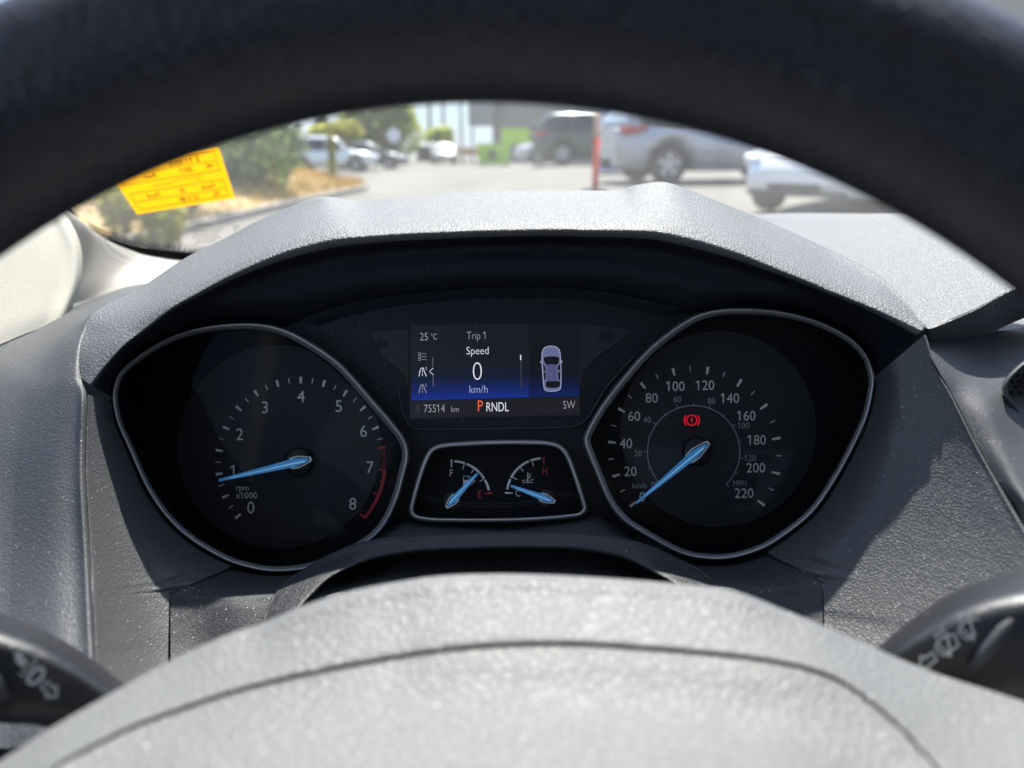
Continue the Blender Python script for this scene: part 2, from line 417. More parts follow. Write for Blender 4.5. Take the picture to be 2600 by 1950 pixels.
import numpy as np
tach_o = [(284, 1016), (288, 978), (305, 940), (355, 898), (419, 860), (486, 836), (566, 823), (645, 821), (710, 833), (777, 864), (862, 923), (946, 1016), (1001, 1080), (1029, 1122), (1036, 1160),
          (1027, 1202), (1010, 1265), (982, 1326), (942, 1371), (862, 1417), (777, 1446), (693, 1453), (630, 1443), (566, 1421), (482, 1371), (419, 1312), (368, 1236), (326, 1143), (296, 1075)]
spd_o = [(1485, 1126), (1492, 1093), (1525, 1035), (1575, 968), (1637, 897), (1700, 843), (1762, 804), (1820, 787), (1887, 783), (1970, 788), (2053, 806), (2124, 835), (2174, 868), (2207, 910), (2220, 960),
         (2217, 1001), (2203, 1060), (2170, 1134), (2124, 1218), (2066, 1301), (1991, 1363), (1928, 1399), (1852, 1420), (1783, 1420), (1720, 1404), (1637, 1359), (1580, 1320), (1544, 1272), (1508, 1188)]
def smooth_outline(p, sub=6): return [Vector((v.x, v.y)) for v in closed([(x, y, 0) for x, y in p], sub)]
tachS, spdS = smooth_outline(tach_o), smooth_outline(spd_o)
def ring_dist(x, y, pts):
    q = Vector((x, y)); best = 1e9
    for a, b in zip(pts, pts[1:] + pts[:1]):
        e = b - a; t = max(0, min(1, (q - a).dot(e) / e.length_squared)); best = min(best, (q - a - e * t).length)
    return best
def quad_fit(pts):
    A = np.array([[1, x / 1000, y / 1000, x * x / 1e6, x * y / 1e6, y * y / 1e6] for x, y, d in pts]); b = np.array([d for x, y, d in pts])
    c = np.linalg.lstsq(A, b, rcond=None)[0]
    return lambda x, y: float(c @ np.array([1, x / 1000, y / 1000, x * x / 1e6, x * y / 1e6, y * y / 1e6]))
PL = quad_fit([(294, 1084, .310), (282, 1223, .3046), (313, 1383, .3016), (400, 1494, .302), (430, 1506, .3035), (222, 1002, .306), (219, 1080, .300), (217, 1223, .288), (228, 1404, .270),
               (235, 1548, .254), (242, 1680, .238), (250, 1850, .216), (428, 1590, .294), (426, 1681, .282), (424, 1850, .259)])
PR = quad_fit([(2256, 946, .314), (2298, 1118, .3066), (2272, 1262, .303), (2203, 1405, .3015), (2091, 1478, .304), (2350, 860, .311), (2377, 937, .303), (2473, 1119, .286), (2530, 1222, .276), (2600, 1342, .263),
               (2700, 1500, .246), (2093, 1600, .2925), (2095, 1850, .266), (2700, 1850, .218)])
# left: outer column face, top of the dash, inner column face
def colL(x, y):
    w = 45 + 60 * max(0, min(1, (y - 1050) / 300)); t = max(0, 1 - ring_dist(x, y, tachS) / w) ** 1.8
    return PL(x, y) * (1 - t) + (RING + .001) * t
def colR(x, y):
    w = 55 + 50 * max(0, min(1, (y - 950) / 350)); t = max(0, 1 - ring_dist(x, y, spdS) / w) ** 1.8
    return PR(x, y) * (1 - t) + (RING + .001) * t
ridgeL = [(362, 727, .373), (243, 793, .342), (217, 841, .329), (203, 890, .319), (206, 960, .309), (220, 1010, .3005), (217, 1120, .2895),
          (217, 1223, .281), (228, 1404, .263), (235, 1548, .248), (242, 1680, .231), (250, 1850, .210)]
ridgeL = ridgeL[:5] + [(x, y, PL(x, y)) for x, y, d in ridgeL[5:]]
creaseL = [(345, 737, .40), (228, 800, .362), (170, 845, .350), (135, 889, .342), (104, 945, .333), (75, 1000, .327), (50, 1120, .314),
           (36, 1260, .300), (29, 1404, .284), (25, 1550, .266), (24, 1700, .246), (24, 1900, .222)]
midL = [((a[0] + b[0]) / 2, (a[1] + b[1]) / 2, (a[2] * .6 + b[2] * .4) - .004 * min(1, i / 4)) for i, (a, b) in enumerate(zip(ridgeL, creaseL))]
nrL = [(a[0] * .82 + b[0] * .18, a[1] * .82 + b[1] * .18, a[2] * .86 + b[2] * .14 - .0025 * min(1, i / 4)) for i, (a, b) in enumerate(zip(ridgeL, creaseL))]
ext = []
for i, (x, y, d) in enumerate(ridgeL):
    if i < 5:
        k = 4 - i; q = pd(*ridge[k], dr[k]); ext.append(q.lerp(r75[k], -.10) + (q - CAM).normalized() * .0004)
    else: ext.append(pd(x - 12, y, PL(x - 12, y) + .0003))
for i in range(5):
    k = 4 - i; q = pd(*ridge[k], dr[k]).lerp(r75[k], .14); ridgeL[i] = q + (q - CAM).normalized() * .0016
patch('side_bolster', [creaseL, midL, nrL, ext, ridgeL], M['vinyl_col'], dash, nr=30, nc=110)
topL = [(420, 712, .56), (313, 731, .52), (193, 778, .48), (96, 827, .45), (0, 870, .42), (-80, 915, .40), (-170, 1000, .38),
        (-220, 1120, .36), (-240, 1260, .34), (-240, 1404, .32), (-240, 1550, .30), (-240, 1900, .26)]
mid1 = [tuple(a[i] * .62 + b[i] * .38 for i in range(3)) for a, b in zip(creaseL, topL)]
mid1 = [(x, y, d - .006) for x, y, d in mid1]
near1 = [tuple(a[i] * .93 + b[i] * .07 for i in range(3)) for a, b in zip(creaseL, topL)]
near1 = [(x, y, d - .0012) for x, y, d in near1]
drop = [(x, y + 10, d + .02) for x, y, d in topL]
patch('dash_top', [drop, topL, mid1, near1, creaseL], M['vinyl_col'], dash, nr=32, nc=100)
ringL = [(284, 1016), (296, 1075), (326, 1143), (368, 1236), (419, 1312), (482, 1371), (550, 1415), (588, 1436), (508, 1473), (446, 1499.5), (431, 1507), (429.5, 1520), (428, 1590), (426, 1681), (424, 1850)]
ringLd = [RING + .002] * 8 + [.330, .3065, .300, .299, .293, .281, .262]
seamL = [(222, 1002, .3012), (219, 1080, .293), (217, 1150, .287), (217, 1223, .281), (222, 1310, .272), (228, 1404, .263), (231, 1450, .259), (232, 1490, .2545), (232.5, 1502, .2), (233, 1512, .2), (233.5, 1524, .2),
         (238, 1590, .2425), (240, 1640, .236), (243, 1700, .2285), (250, 1850, .210)]
seamL = [(x, y, PL(x, y)) for x, y, d in seamL]
ra = [(x, y, colL(x, y)) for x, y in ringL]
def plate(A, B, t, P, off=0): return [(x, y, P(x, y) + off) for x, y, d in between(A, B, t, 0)]
def between(A, B, t, dt):
    dts = dt if isinstance(dt, list) else [dt] * len(A)
    return [(a[0] * (1 - t) + b[0] * t, a[1] * (1 - t) + b[1] * t, a[2] * (1 - t) + b[2] * t + q) for (a, b), q in zip(zip(A, B), dts)]
fade = [1, 1, .95, .85, .7, .5, .3, .15, .05, 0, 0, 0, 0]
gro = [(x + 1.0, y, d + .0014) for x, y, d in seamL]
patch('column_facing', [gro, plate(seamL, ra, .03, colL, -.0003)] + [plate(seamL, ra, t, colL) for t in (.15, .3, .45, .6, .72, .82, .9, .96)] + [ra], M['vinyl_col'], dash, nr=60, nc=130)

# right: column beside the speedometer
ringR = [(2223, 955), (2217, 1001), (2195, 1085), (2170, 1134), (2124, 1218), (2066, 1301), (1991, 1363), (1950, 1400), (2020, 1440), (2078, 1471), (2090, 1479), (2091.5, 1492), (2092, 1540), (2093, 1600), (2095, 1850)]
ringRd = [RING + .002] * 8 + [.330, .3075, .301, .300, .2955, .290, .262]
seamR = [(2347, 850, .304), (2377, 937, .297), (2415, 1004, .289), (2473, 1119, .277), (2530, 1222, .266), (2600, 1342, .252), (2650, 1425, .243), (2672, 1470, .238), (2678, 1490, .2), (2682, 1505, .2),
         (2690, 1530, .234), (2700, 1590, .230), (2700, 1640, .227), (2700, 1700, .223), (2700, 1850, .212)]
seamR = [(x, y, PR(x, y)) for x, y, d in seamR]
rb = [(x, y, colR(x, y)) for x, y in ringR]
e1 = [(x + 5, y + 2, d + .007) for x, y, d in seamR]
fadeR = [1, 1, 1, 1, 1, .95, .85, .7, .3, .05, 0, 0, 0]; crk = [0] * 15
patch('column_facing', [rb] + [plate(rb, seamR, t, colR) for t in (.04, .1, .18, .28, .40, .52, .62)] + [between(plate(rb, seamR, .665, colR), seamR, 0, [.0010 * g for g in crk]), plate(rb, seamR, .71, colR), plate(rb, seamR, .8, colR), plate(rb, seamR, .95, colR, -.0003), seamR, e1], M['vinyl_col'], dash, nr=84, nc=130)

# right: top of the dash and the satin centre panel under its lip
far = [(1850, 549, .72), (2000, 544, .72), (2211, 545, .70), (2313, 542, .68), (2500, 540, .64), (2800, 536, .60)]
fdrop = [(1850, 548, .78), (2000, 543, .78), (2211, 544, .76), (2313, 541, .74), (2500, 539, .70), (2800, 535, .66)]
mA = [(1930, 557, .50), (2050, 580, .54), (2230, 585, .52), (2370, 586, .50), (2540, 586, .48), (2800, 582, .46)]
mB = [(2094, 636, .399), (2170, 640, .402), (2280, 650, .415), (2410, 648, .405), (2560, 640, .395), (2800, 630, .38)]
mC = [(2229, 707, .3605), (2290, 712, .358), (2360, 722, .358), (2460, 705, .355), (2580, 685, .35), (2800, 650, .345)]
mD = [(2312, 795, .323), (2348, 797, .319), (2412, 792, .318), (2480, 762, .322), (2565, 718, .327), (2800, 640, .335)]
ne = [(2346, 828, .3105), (2364, 830, .309), (2424, 808, .311), (2490, 778, .316), (2575, 733, .321), (2800, 645, .33)]
ne2 = [(2347, 846, .316), (2366, 849, .3145), (2430, 826, .3175), (2496, 796, .3225), (2582, 752, .3275), (2800, 664, .3375)]
ne3 = [(2344, 880, .345), (2370, 882, .345), (2440, 862, .35), (2510, 838, .35), (2600, 800, .355), (2800, 720, .36)]
def onp(row, off=0): return [(x, y, DR(x, y) + off) for x, y, d in row]
far, mA, mB, mC, mD, ne = onp(far), onp(mA), onp(mB), onp(mC), onp(mD, -.0002), onp(ne, .0004)
fdrop = [(x, y - 1, d + .05) for x, y, d in far]
ne2 = [(x, y + 14, d + .006) for x, y, d in ne]; ne3 = [(x, y + 85, d + .050) for x, y, d in ne]
patch('dash_top', [fdrop, far, mA, mB, mC, mD, ne, ne2, ne3], M['vinyl'], dash, nr=56, nc=70)
pT = [(2352, 860, .352), (2450, 850, .360), (2540, 840, .366), (2600, 832, .370), (2800, 800, .382)]
p0 = [(2352, 885, PR(2352, 885) + .002), (2450, 882, .330), (2540, 880, .336), (2600, 878, .340), (2800, 870, .352)]
p1 = [(2420, 1004, PR(2420, 1004) + .002), (2490, 1004, .298), (2560, 1004, .302), (2640, 1004, .305), (2800, 1004, .312)]
p2 = [(2478, 1119, PR(2478, 1119) + .002), (2540, 1130, .283), (2600, 1140, .285), (2680, 1140, .287), (2800, 1140, .29)]
p3 = [(2535, 1222, PR(2535, 1222) + .002), (2590, 1240, .271), (2650, 1250, .272), (2720, 1255, .273), (2800, 1260, .274)]
p4 = [(2605, 1342, PR(2605, 1342) + .002), (2660, 1360, .256), (2720, 1370, .256), (2760, 1375, .256), (2800, 1380, .256)]
p5 = [(2700, 1600, .228), (2720, 1600, .228), (2740, 1600, .228), (2770, 1600, .228), (2800, 1600, .228)]
patch('centre_panel', [pT, p0, p1, p2, p3, p4, p5], M['satin'], dash, nr=48, nc=40)

# small round vent with a faceted face at the right edge of the picture
vent = MB()
vc = Vector((2640, 998))
vo = [(2548, 986), (2556, 965), (2580, 938), (2612, 916), (2660, 905), (2720, 930), (2735, 1000), (2715, 1065), (2660, 1085), (2610, 1068), (2575, 1035), (2555, 1008)]
vo = [(v.x, v.y) for v in closed([(x, y, 0) for x, y in vo], 5)]
def inset_pts(pts, k): return [(vc.x + (x - vc.x) * k, vc.y + (y - vc.y) * k) for x, y in pts]
n_ = len(vo)
prof = [(1.06, .3015), (1.0, .2965), (.95, .2960), (.90, .2985), (.87, .305)]
vv = []
for k, d in prof: vv += [pd(x, y, d) for x, y in inset_pts(vo, k)]
vent.add(vv, grid_faces(len(prof), n_, 0, True))
vent.poly(inset_pts(vo, .88), .3045)
va = vent.build('air_vent', M['satin'], dash, True)
fac = MB()
for i in range(-4, 6):
    for j in range(-5, 6):
        x, y = vc.x + i * 22 + (11 if j % 2 else 0), vc.y + j * 15
        if ((x - vc.x) / 78) ** 2 + ((y - vc.y) / 72) ** 2 > 1: continue
        b0 = [(x - 11, y), (x, y - 8), (x + 11, y), (x, y + 8)]
        fac.add([pd(*q, .3043) for q in b0] + [pd(x, y, .3015)], [(0, 1, 4), (1, 2, 4), (2, 3, 4), (3, 0, 4)])
fo = fac.build('vent_facets', M['satin'], None); bpy.context.view_layer.update(); fo.parent = va; fo.matrix_parent_inverse = va.matrix_world.inverted()

# trim under the cluster, between the two seams
top_ = [(560, 1425), (591, 1441), (640, 1451), (693, 1457), (777, 1450), (862, 1420), (942, 1374), (1022, 1335), (1092, 1335), (1200, 1340), (1300, 1342), (1422, 1327),
        (1512, 1321), (1564, 1345), (1637, 1385), (1720, 1420), (1783, 1432), (1845, 1432), (1900, 1420), (1947, 1405), (1975, 1390)]
nT = len(top_)
ft = [i / (nT - 1) for i in range(nT)]
xs_ = [433 + (2089 - 433) * (t ** 1.0) for t in ft]
r0 = [(x, y - 12, RING + .012) for x, y in top_]
r1 = [(x, y, RING + .001) for x, y in top_]
r2 = [(x * .45 + u * .55, y * .45 + (1508 - 28 * t) * .55, .3285) for (x, y), u, t in zip(top_, xs_, ft)]
r3 = [(u, 1509 - 28 * t, .3055) for u, t in zip(xs_, ft)]
r3b = [(u, 1535 - 20 * t, .2998) for u, t in zip(xs_, ft)]
r4 = [(u, 1580 - 14 * t, .2945) for u, t in zip(xs_, ft)]
r5 = [(u, 1650, .287) for u in xs_]
r6 = [(u, 1760, .272) for u in xs_]
def blend_ends(row):
    out = []
    for (x, y, d), t in zip(row, ft):
        wl = max(0, 1 - t / .16) ** 1.5; wr = max(0, 1 - (1 - t) / .16) ** 1.5
        out.append((x, y, d * (1 - wl - wr) + (colL(x, y) + .0006) * wl + (colR(x, y) + .0006) * wr))
    return out
r2, r3, r3b, r4, r5, r6 = [blend_ends(r) for r in (r2, r3, r3b, r4, r5, r6)]
surround = patch('lower_surround', [r0, r1, r2, r3, r3b, r4, r5, r6], M['fine'], dash, nr=50, nc=120)

# steering column cover: the arch under the cluster
cover = tag(emp('steering_column_cover', pc(0, -.08, .27)), 'arched black steering column cover under the small centre gauges', 'column cover')
bpy.context.view_layer.update()
ao = [(640, 1800), (648, 1680), (662, 1590), (682, 1535), (709, 1494), (766, 1447), (847, 1402), (929, 1373), (1051, 1358), (1175, 1352), (1300, 1350), (1400, 1350), (1503, 1354), (1625, 1377),
      (1707, 1410), (1788, 1454), (1845, 1506), (1880, 1560), (1900, 1640), (1910, 1800)]
ai = [(735, 1800), (738, 1680), (745, 1600), (758, 1552), (791, 1511), (835, 1470), (882, 1444), (945, 1420), (1051, 1402), (1175, 1395), (1300, 1392), (1390, 1393), (1463, 1396), (1585, 1418),
      (1666, 1457), (1715, 1487), (1760, 1530), (1785, 1580), (1800, 1650), (1805, 1800)]
aod = .318; aid = .3122
def arch(tt, d, dx=0): return [(a[0] * (1 - tt) + b[0] * tt, a[1] * (1 - tt) + b[1] * tt, d - .00017 * max(0, a[1] * (1 - tt) + b[1] * tt - 1415) ** 1.0) for a, b in zip(ao, ai)]
aback = [((x - 1275) * 1.01 + 1275, y + 6, .346) for x, y in ao]
patch('arch_shell', [aback, arch(0, aod + .004), arch(.06, aod), arch(.35, .3155), arch(.72, .3128), arch(.93, aid), arch(1.02, aid + .002), arch(1.06, .322), arch(1.04, .348)],
      M['shroud'], cover, nr=44, nc=120)
cv = MB(); cv.prism([(x, y) for x, y, d in arch(.9, .33)], .342, .345); cv.build('arch_cavity', M['gap'], cover)

# ------------------------------------------------------------------ instrument cluster
clus = tag(emp('instrument_cluster', pc(0, -.05, RING + .02)), 'twin dial instrument cluster with blue needles and a lit trip screen', 'instrument cluster')
bpy.context.view_layer.update()
ctr_o = [(1039, 1300), (1041, 1278), (1056, 1222), (1073, 1172), (1092, 1140), (1122, 1127), (1188, 1121), (1270, 1118), (1353, 1118), (1402, 1122), (1430, 1135), (1449, 1162), (1470, 1219), (1487, 1273), (1491, 1292),
         (1482, 1307), (1456, 1316), (1353, 1325), (1235, 1328), (1118, 1327), (1070, 1323), (1047, 1314)]
def inset(pts, k):
    n = len(pts); out = []
    for i in range(n):
        t = (pts[(i + 1) % n] - pts[i - 1]).normalized()
        out.append(pts[i] + Vector((-t.y, t.x)) * k)      # outlines run clockwise on screen
    return out
def sweep(pts, prof_):
    v = []
    for k, d in prof_: v += [pd(q.x, q.y, d) for q in inset(pts, k)]
    return v, grid_faces(len(prof_), len(pts), 0, True)
def bezel(parent, out, prof_, name='bezel', m=None):
    v, f = sweep(out, prof_); o = mesh_obj(name, v, f, m or M['bezel'], None, True); bpy.context.view_layer.update()
    o.parent = parent; o.matrix_parent_inverse = parent.matrix_world.inverted(); return o
def sub(parent, o):
    bpy.context.view_layer.update()
    o.parent = parent; o.matrix_parent_inverse = parent.matrix_world.inverted(); return o
ctrS = smooth_outline(ctr_o)
BZ = [(-4, RING + .006), (-1, RING - .001), (0.5, RING - .0045), (2.5, RING - .0056), (6, RING - .0052), (11, RING - .0040), (14, RING - .0028), (15.5, RING + .0), (16, RING + .004)]
def dial_plate(pts, c, r, k=22):
    ins = inset(pts, k); out = []
    for a in range(120):
        w = 2 * math.pi * a / 120; dx, dy = math.cos(w), math.sin(w); best = r
        for p, q in zip(ins, ins[1:] + ins[:1]):
            ex, ey = q.x - p.x, q.y - p.y; den = dx * ey - dy * ex
            if abs(den) < 1e-9: continue
            t = ((p.x - c[0]) * ey - (p.y - c[1]) * ex) / den; s = ((p.x - c[0]) * dy - (p.y - c[1]) * dx) / den
            if t > 0 and 0 <= s <= 1: best = min(best, t)
        out.append((c[0] + dx * best, c[1] + dy * best))
    return out
def gauge(name, outS, disc_c, disc_r, label):
    g = MB(); g.poly([(q.x, q.y) for q in inset(outS, 20)], DIAL + .0015)
    v, f = sweep(outS, [(15, RING + .001), (20, DIAL + .0016)]); g.add(v, f)
    o = g.build(name, M['dialdark'], clus); o['label'] = label
    bezel(o, outS, BZ)
    pl = dial_plate(outS, disc_c, disc_r); dm = MB(); dm.prism(pl, DIAL, DIAL + .001); sub(o, dm.build('dial_face', M['dial']))
    rg = MB(); rg.stroke(pl, 1.6, DIAL - .0001, True); sub(o, rg.build('dial_edge', M['line']))
    return o
tach = gauge('tachometer', tachS, (709, 1135), 257, 'rev counter with its red zone on the right')
spd = gauge('speedometer', spdS, (1824, 1089), 247, 'speedometer in km/h with an inner mph scale')
PD = DIAL - .0003
def T(z): return (250 + z[0] / 2.37, 780 + z[1] / 2.37)
def S(z): return (1450 + z[0] / 2.404, 760 + z[1] / 2.404)
def G(z): return (1000 + z[0] / 4.254, 1090 + z[1] / 4.254)
def D(z): return (1000 + z[0] / 4.254, 780 + z[1] / 4.254)
def tickpoly(c, ang, ra_, rb_, wa, wb):
    dx, dy = math.sin(R(ang)), -math.cos(R(ang)); nx, ny = -dy, dx
    return [(c[0] + dx * ra_ + nx * wa / 2, c[1] + dy * ra_ + ny * wa / 2), (c[0] + dx * rb_ + nx * wb / 2, c[1] + dy * rb_ + ny * wb / 2),
            (c[0] + dx * rb_ - nx * wb / 2, c[1] + dy * rb_ - ny * wb / 2), (c[0] + dx * ra_ - nx * wa / 2, c[1] + dy * ra_ - ny * wa / 2)]
# tachometer markings
mk = MB(); rd = MB(); tcz = (1217, 935)
for i in range(0, 33):
    v = i * .25; a = (v - 4) * 32.63
    if v > 6.3: continue
    pts = tickpoly(tcz, a, 474, 516, 11, 18) if i % 2 == 0 else tickpoly(tcz, a, 481, 513, 5, 6)
    mk.poly([T(p) for p in pts], PD)
sub(tach, mk.build('scale_marks', M['print']))
rd.poly([T(p) for p in tickpoly(tcz, 79.5, 474, 516, 11, 18)], PD)
for k in range(1, 11): rd.poly([T(p) for p in tickpoly(tcz, 79.5 + k * 1.42, 490 if k % 5 else 480, 514, 2.6, 3)], PD)
rd.stroke([T((tcz[0] + 508 * math.sin(R(a)), tcz[1] - 508 * math.cos(R(a)))) for a in [95 + 36 * i / 40 for i in range(41)]], 17 / 2.37, PD)
for a, r_, w_ in ((95.2, 470, 9), (103, 488, 4), (112.5, 470, 9), (121.5, 488, 4), (130.8, 474, 12)): rd.poly([T(p) for p in tickpoly(tcz, a, r_, 505, w_, w_)], PD - .00003)
sub(tach, rd.build('red_zone', M['red']))
nm = MB()
for t, x, y in (('0', 917, 1205), ('1', 806, 985), ('2', 850, 765), ('3', 1002, 603), ('4', 1219, 537), ('5', 1446, 595), ('6', 1595, 745), ('7', 1635, 963), ('8', 1530, 1183)):
    nm.text(t, *T((x, y)), 70 / 2.37, PD, xs=.95)
nm.text('rpm', *T((866, 1085)), 35 / 2.37, PD, xs=.95); nm.text('x1000', *T((890, 1132)), 36 / 2.37, PD, xs=.98)
sub(tach, nm.build('numerals', M['print']))
ln = MB()
for off in (0, 17):
    ln.stroke([tuple(v)[:2] for v in resample([(*T(p), 0) for p in [(960, 1130 + off * .6), (1050, 1215 + off), (1180, 1272 + off), (1310, 1290 + off), (1450, 1272 + off * .8), (1605, 1215 + off * .2)]], 40)], .9, PD)
ln.stroke([T((1217 + 455 * math.cos(R(a)), 935 + 455 * math.sin(R(a)))) for a in range(-135, 136, 5)], .8, PD)
sub(tach, ln.build('dial_lines', M['line']))
def hub(parent, c, r):
    h = MB(); n = 40
    prof_ = [(r * 1.12, PD), (r * 1.05, PD - .0035), (r * .96, PD - .0042), (r * .3, PD - .0046)]
    v = []
    for k, d in prof_: v += [pd(x, y, d) for x, y in circ(*c, k, n)]
    h.add(v, grid_faces(4, n, 0, True)); h.poly(circ(*c, r * .3, n)[::-1], PD - .0046)
    return sub(parent, fix_normals(h.build('needle_hub', M['strip'], None, True)))
def needle(parent, tip, tail, c, wt, wm, wtail, sh=.0, d0=None, tipname='needle_tip'):
    """blue blade with a pale boat-shaped end around its tail"""
    tip, tail = Vector(tip), Vector(tail); ax = (tail - tip); L = ax.length; ax.normalize(); nx = Vector((-ax.y, ax.x))
    d0 = d0 or PD - .0062
    Cc = (Vector(c) - tip).dot(ax)
    def pt(s, w): q = tip + ax * s + nx * w; return (q.x, q.y)
    s0 = Cc - (L - Cc) * .75
    blade = [pt(0, wt / 2), pt(s0, wm * .72 / 2), pt(s0 + (Cc - s0) * .55, wm * .86 / 2), pt(L - wtail * .9, wtail * .55 / 2), pt(L - wtail * .5, wtail * .4 / 2),
             pt(L - wtail * .5, -wtail * .4 / 2), pt(L - wtail * .9, -wtail * .55 / 2), pt(s0 + (Cc - s0) * .55, -wm * .86 / 2), pt(s0, -wm * .72 / 2), pt(0, -wt / 2)]
    b = MB(); b.prism(blade, d0, d0 + .0012)
    hl = [pt(L * .05, 0), pt(s0, wm * .06), pt(L - wtail, wm * .10)]
    o = sub(parent, b.build('needle', M['needle']))
    hb = MB(); hb.prism([pt(L * .12, wt * .18), pt(s0, wm * .10), pt(L - wtail * .95, wm * .16), pt(L - wtail * .95, wm * .02), pt(s0, -wm * .02), pt(L * .12, -wt * .02)], d0 - .0003, d0 + .0004)  # narrow pale strip along the blade, a highlight put in as colour
    fix_normals(sub(parent, hb.build('needle_highlight', M['needlehighlight'])))
    boat = MB()
    side = [(s0 + (Cc - s0) * .25, wm * 1.0 / 2), (Cc * .55 + s0 * .45, wm * 1.12 / 2), (Cc, wm * 1.16 / 2), (L - wtail * .5, wtail * .95 / 2), (L, wtail * .55 / 2)]
    o1 = [pt(s, w) for s, w in side]; i1 = [pt(s, w - wm * .13) for s, w in side[:-1]] + [pt(L - wtail * .35, wtail * .3)]
    o2 = [pt(s, -w) for s, w in side]; i2 = [pt(s, -w + wm * .13) for s, w in side[:-1]] + [pt(L - wtail * .35, -wtail * .3)]
    boat.prism(o1 + i1[::-1], d0 - .0004, d0 + .0016)
    boat.prism(o2 + i2[::-1], d0 - .0004, d0 + .0016)
    boat.prism([o1[-1], o2[-1], i2[-1], i1[-1]], d0 - .0005, d0 + .0016)
    fix_normals(boat_o := sub(parent, boat.build(tipname, M['needletip'])))
    return o
hub(tach, T((1200, 932)), 78 / 2.37)
needle(tach, T((724, 1042)), T((1282, 912)), T((1200, 931)), 15 / 2.37, 66 / 2.37, 44 / 2.37)

# speedometer markings
mk = MB(); nm = MB(); n2 = MB(); sc_ = (764, 942)
maj = [(378, 1250), (275, 1075), (250, 873), (308, 677), (440, 527), (626, 443), (832, 435), (1027, 510), (1176, 655), (1252, 850), (1250, 1060), (1160, 1243)]
mnr = [(315, 1168), (245, 975), (262, 772), (360, 595), (525, 472), (727, 425), (933, 458), (1110, 572), (1230, 747), (1268, 955), (1220, 1158)]
def tick_at(p, L_, wa, wb):
    a = Vector(p) - Vector(sc_); rr = a.length; ang = math.degrees(math.atan2(a.x, -a.y))
    return [S(q) for q in tickpoly(sc_, ang, rr - L_ / 2, rr + L_ / 2, wa, wb)]
for p in maj: mk.poly(tick_at(p, 46 if maj.index(p) < 7 else 52, 11, 18), PD)
for p in mnr: mk.poly(tick_at(p, 32, 5, 6), PD)
sub(spd, mk.build('scale_marks', M['print']))
for t, x, y in (('0', 435, 1205), ('20', 363, 1050), ('40', 335, 880), ('60', 385, 713), ('80', 492, 602), ('100', 637, 530), ('120', 818, 525), ('140', 970, 603), ('160', 1070, 710), ('180', 1133, 858), ('200', 1128, 1028), ('220', 1056, 1183)):
    nm.text(t, *S((x, y)), 58 / 2.404, PD, xs=.93)
sub(spd, nm.build('numerals', M['print']))
for t, x, y in (('20', 409, 940), ('40', 463, 735), ('60', 649, 610), ('80', 857, 620), ('100', 1052, 770), ('120', 1093, 968), ('0', 500, 1132)):
    n2.text(t, *S((x, y)), 36 / 2.404, PD, xs=.95)
n2.text('km/h', *S((417, 1137)), 34 / 2.404, PD, xs=.9); n2.text('MPH', *S((1030, 1123)), 34 / 2.404, PD, xs=.85)
ac = (748, 930); ar = 282
n2.stroke([S((ac[0] + ar * math.sin(R(a)), ac[1] - ar * math.cos(R(a)))) for a in range(-130, 134, 3)], 2.2, PD)
for k, a in enumerate((-129, -110, -90, -72, -54, -38, -20, 0, 20, 40, 57, 78, 98, 116)):
    n2.poly([S(q) for q in tickpoly(ac, a, ar, ar + (14 if k % 2 else 24), 4, 4)], PD)
n2.stroke([S((966, 1108)), S((945, 1127)), S((962, 1146))], 2.2, PD)
sub(spd, n2.build('inner_scale', M['print2']))
ln = MB()
ln.stroke([tuple(v)[:2] for v in resample([(*S(p), 0) for p in [(560, 1290), (700, 1310), (850, 1270), (1000, 1180), (1130, 1040), (1225, 890)]], 40)], .9, PD)
ln.stroke([S((764 + 460 * math.cos(R(a)), 930 + 460 * math.sin(R(a)))) for a in range(-40, 60, 5)], .8, PD)
sub(spd, ln.build('dial_lines', M['line']))
hub(spd, S((770, 928)), 80 / 2.404)
needle(spd, S((394, 1246)), S((842, 872)), S((762, 938)), 13 / 2.404, 66 / 2.404, 46 / 2.404)
br = MB(); bc = S((737, 738)); k_ = 1 / 2.404
br.stroke(circ(*bc, 31 * k_, 40), 4.6 * k_, PD, True)
for a0 in (-42, 138): br.stroke(circ(*bc, 46 * k_, 14, a0, a0 + 84), 5 * k_, PD)
br.poly([(bc[0] - 2.6 * k_, bc[1] - 17 * k_), (bc[0] + 2.6 * k_, bc[1] - 17 * k_), (bc[0] + 2 * k_, bc[1] + 7 * k_), (bc[0] - 2 * k_, bc[1] + 7 * k_)], PD)
br.poly(circ(bc[0], bc[1] + 15 * k_, 3 * k_, 12), PD)
sub(spd, br.build('brake_warning_light', M['brake']))

# fuel and temperature gauge pod in the middle
pod = MB(); PODD = RING + .0085
pod.poly([(q.x, q.y) for q in inset(ctrS, 11)], PODD)
v, f = sweep(ctrS, [(13, RING - .001), (15, PODD + .0002)]); pod.add(v, f)
pod = pod.build('centre_gauges', M['dialdark'], clus); pod['label'] = 'small fuel and temperature gauges in a rounded frame'
bezel(pod, ctrS, [(-2, RING + .009), (-1, RING + .001), (2, RING - .002), (7, RING - .003), (11, RING - .002), (13, RING + .0005), (14, RING + .004)])
PG = PODD - .0003; w4 = 1 / 4.254
mk = MB(); rd = MB(); nm = MB(); ln = MB()
def arcseg(c, r, a0, a1, w): mk.stroke([G((c[0] + r * math.sin(R(a)), c[1] - r * math.cos(R(a)))) for a in [a0 + (a1 - a0) * i / 14 for i in range(15)]], w * w4, PG)
fcz, frr = (640, 740), 397
for a0, a1 in ((2, 19), (21.5, 58), (60.5, 78)): arcseg(fcz, frr - 3, a0, a1, 24)
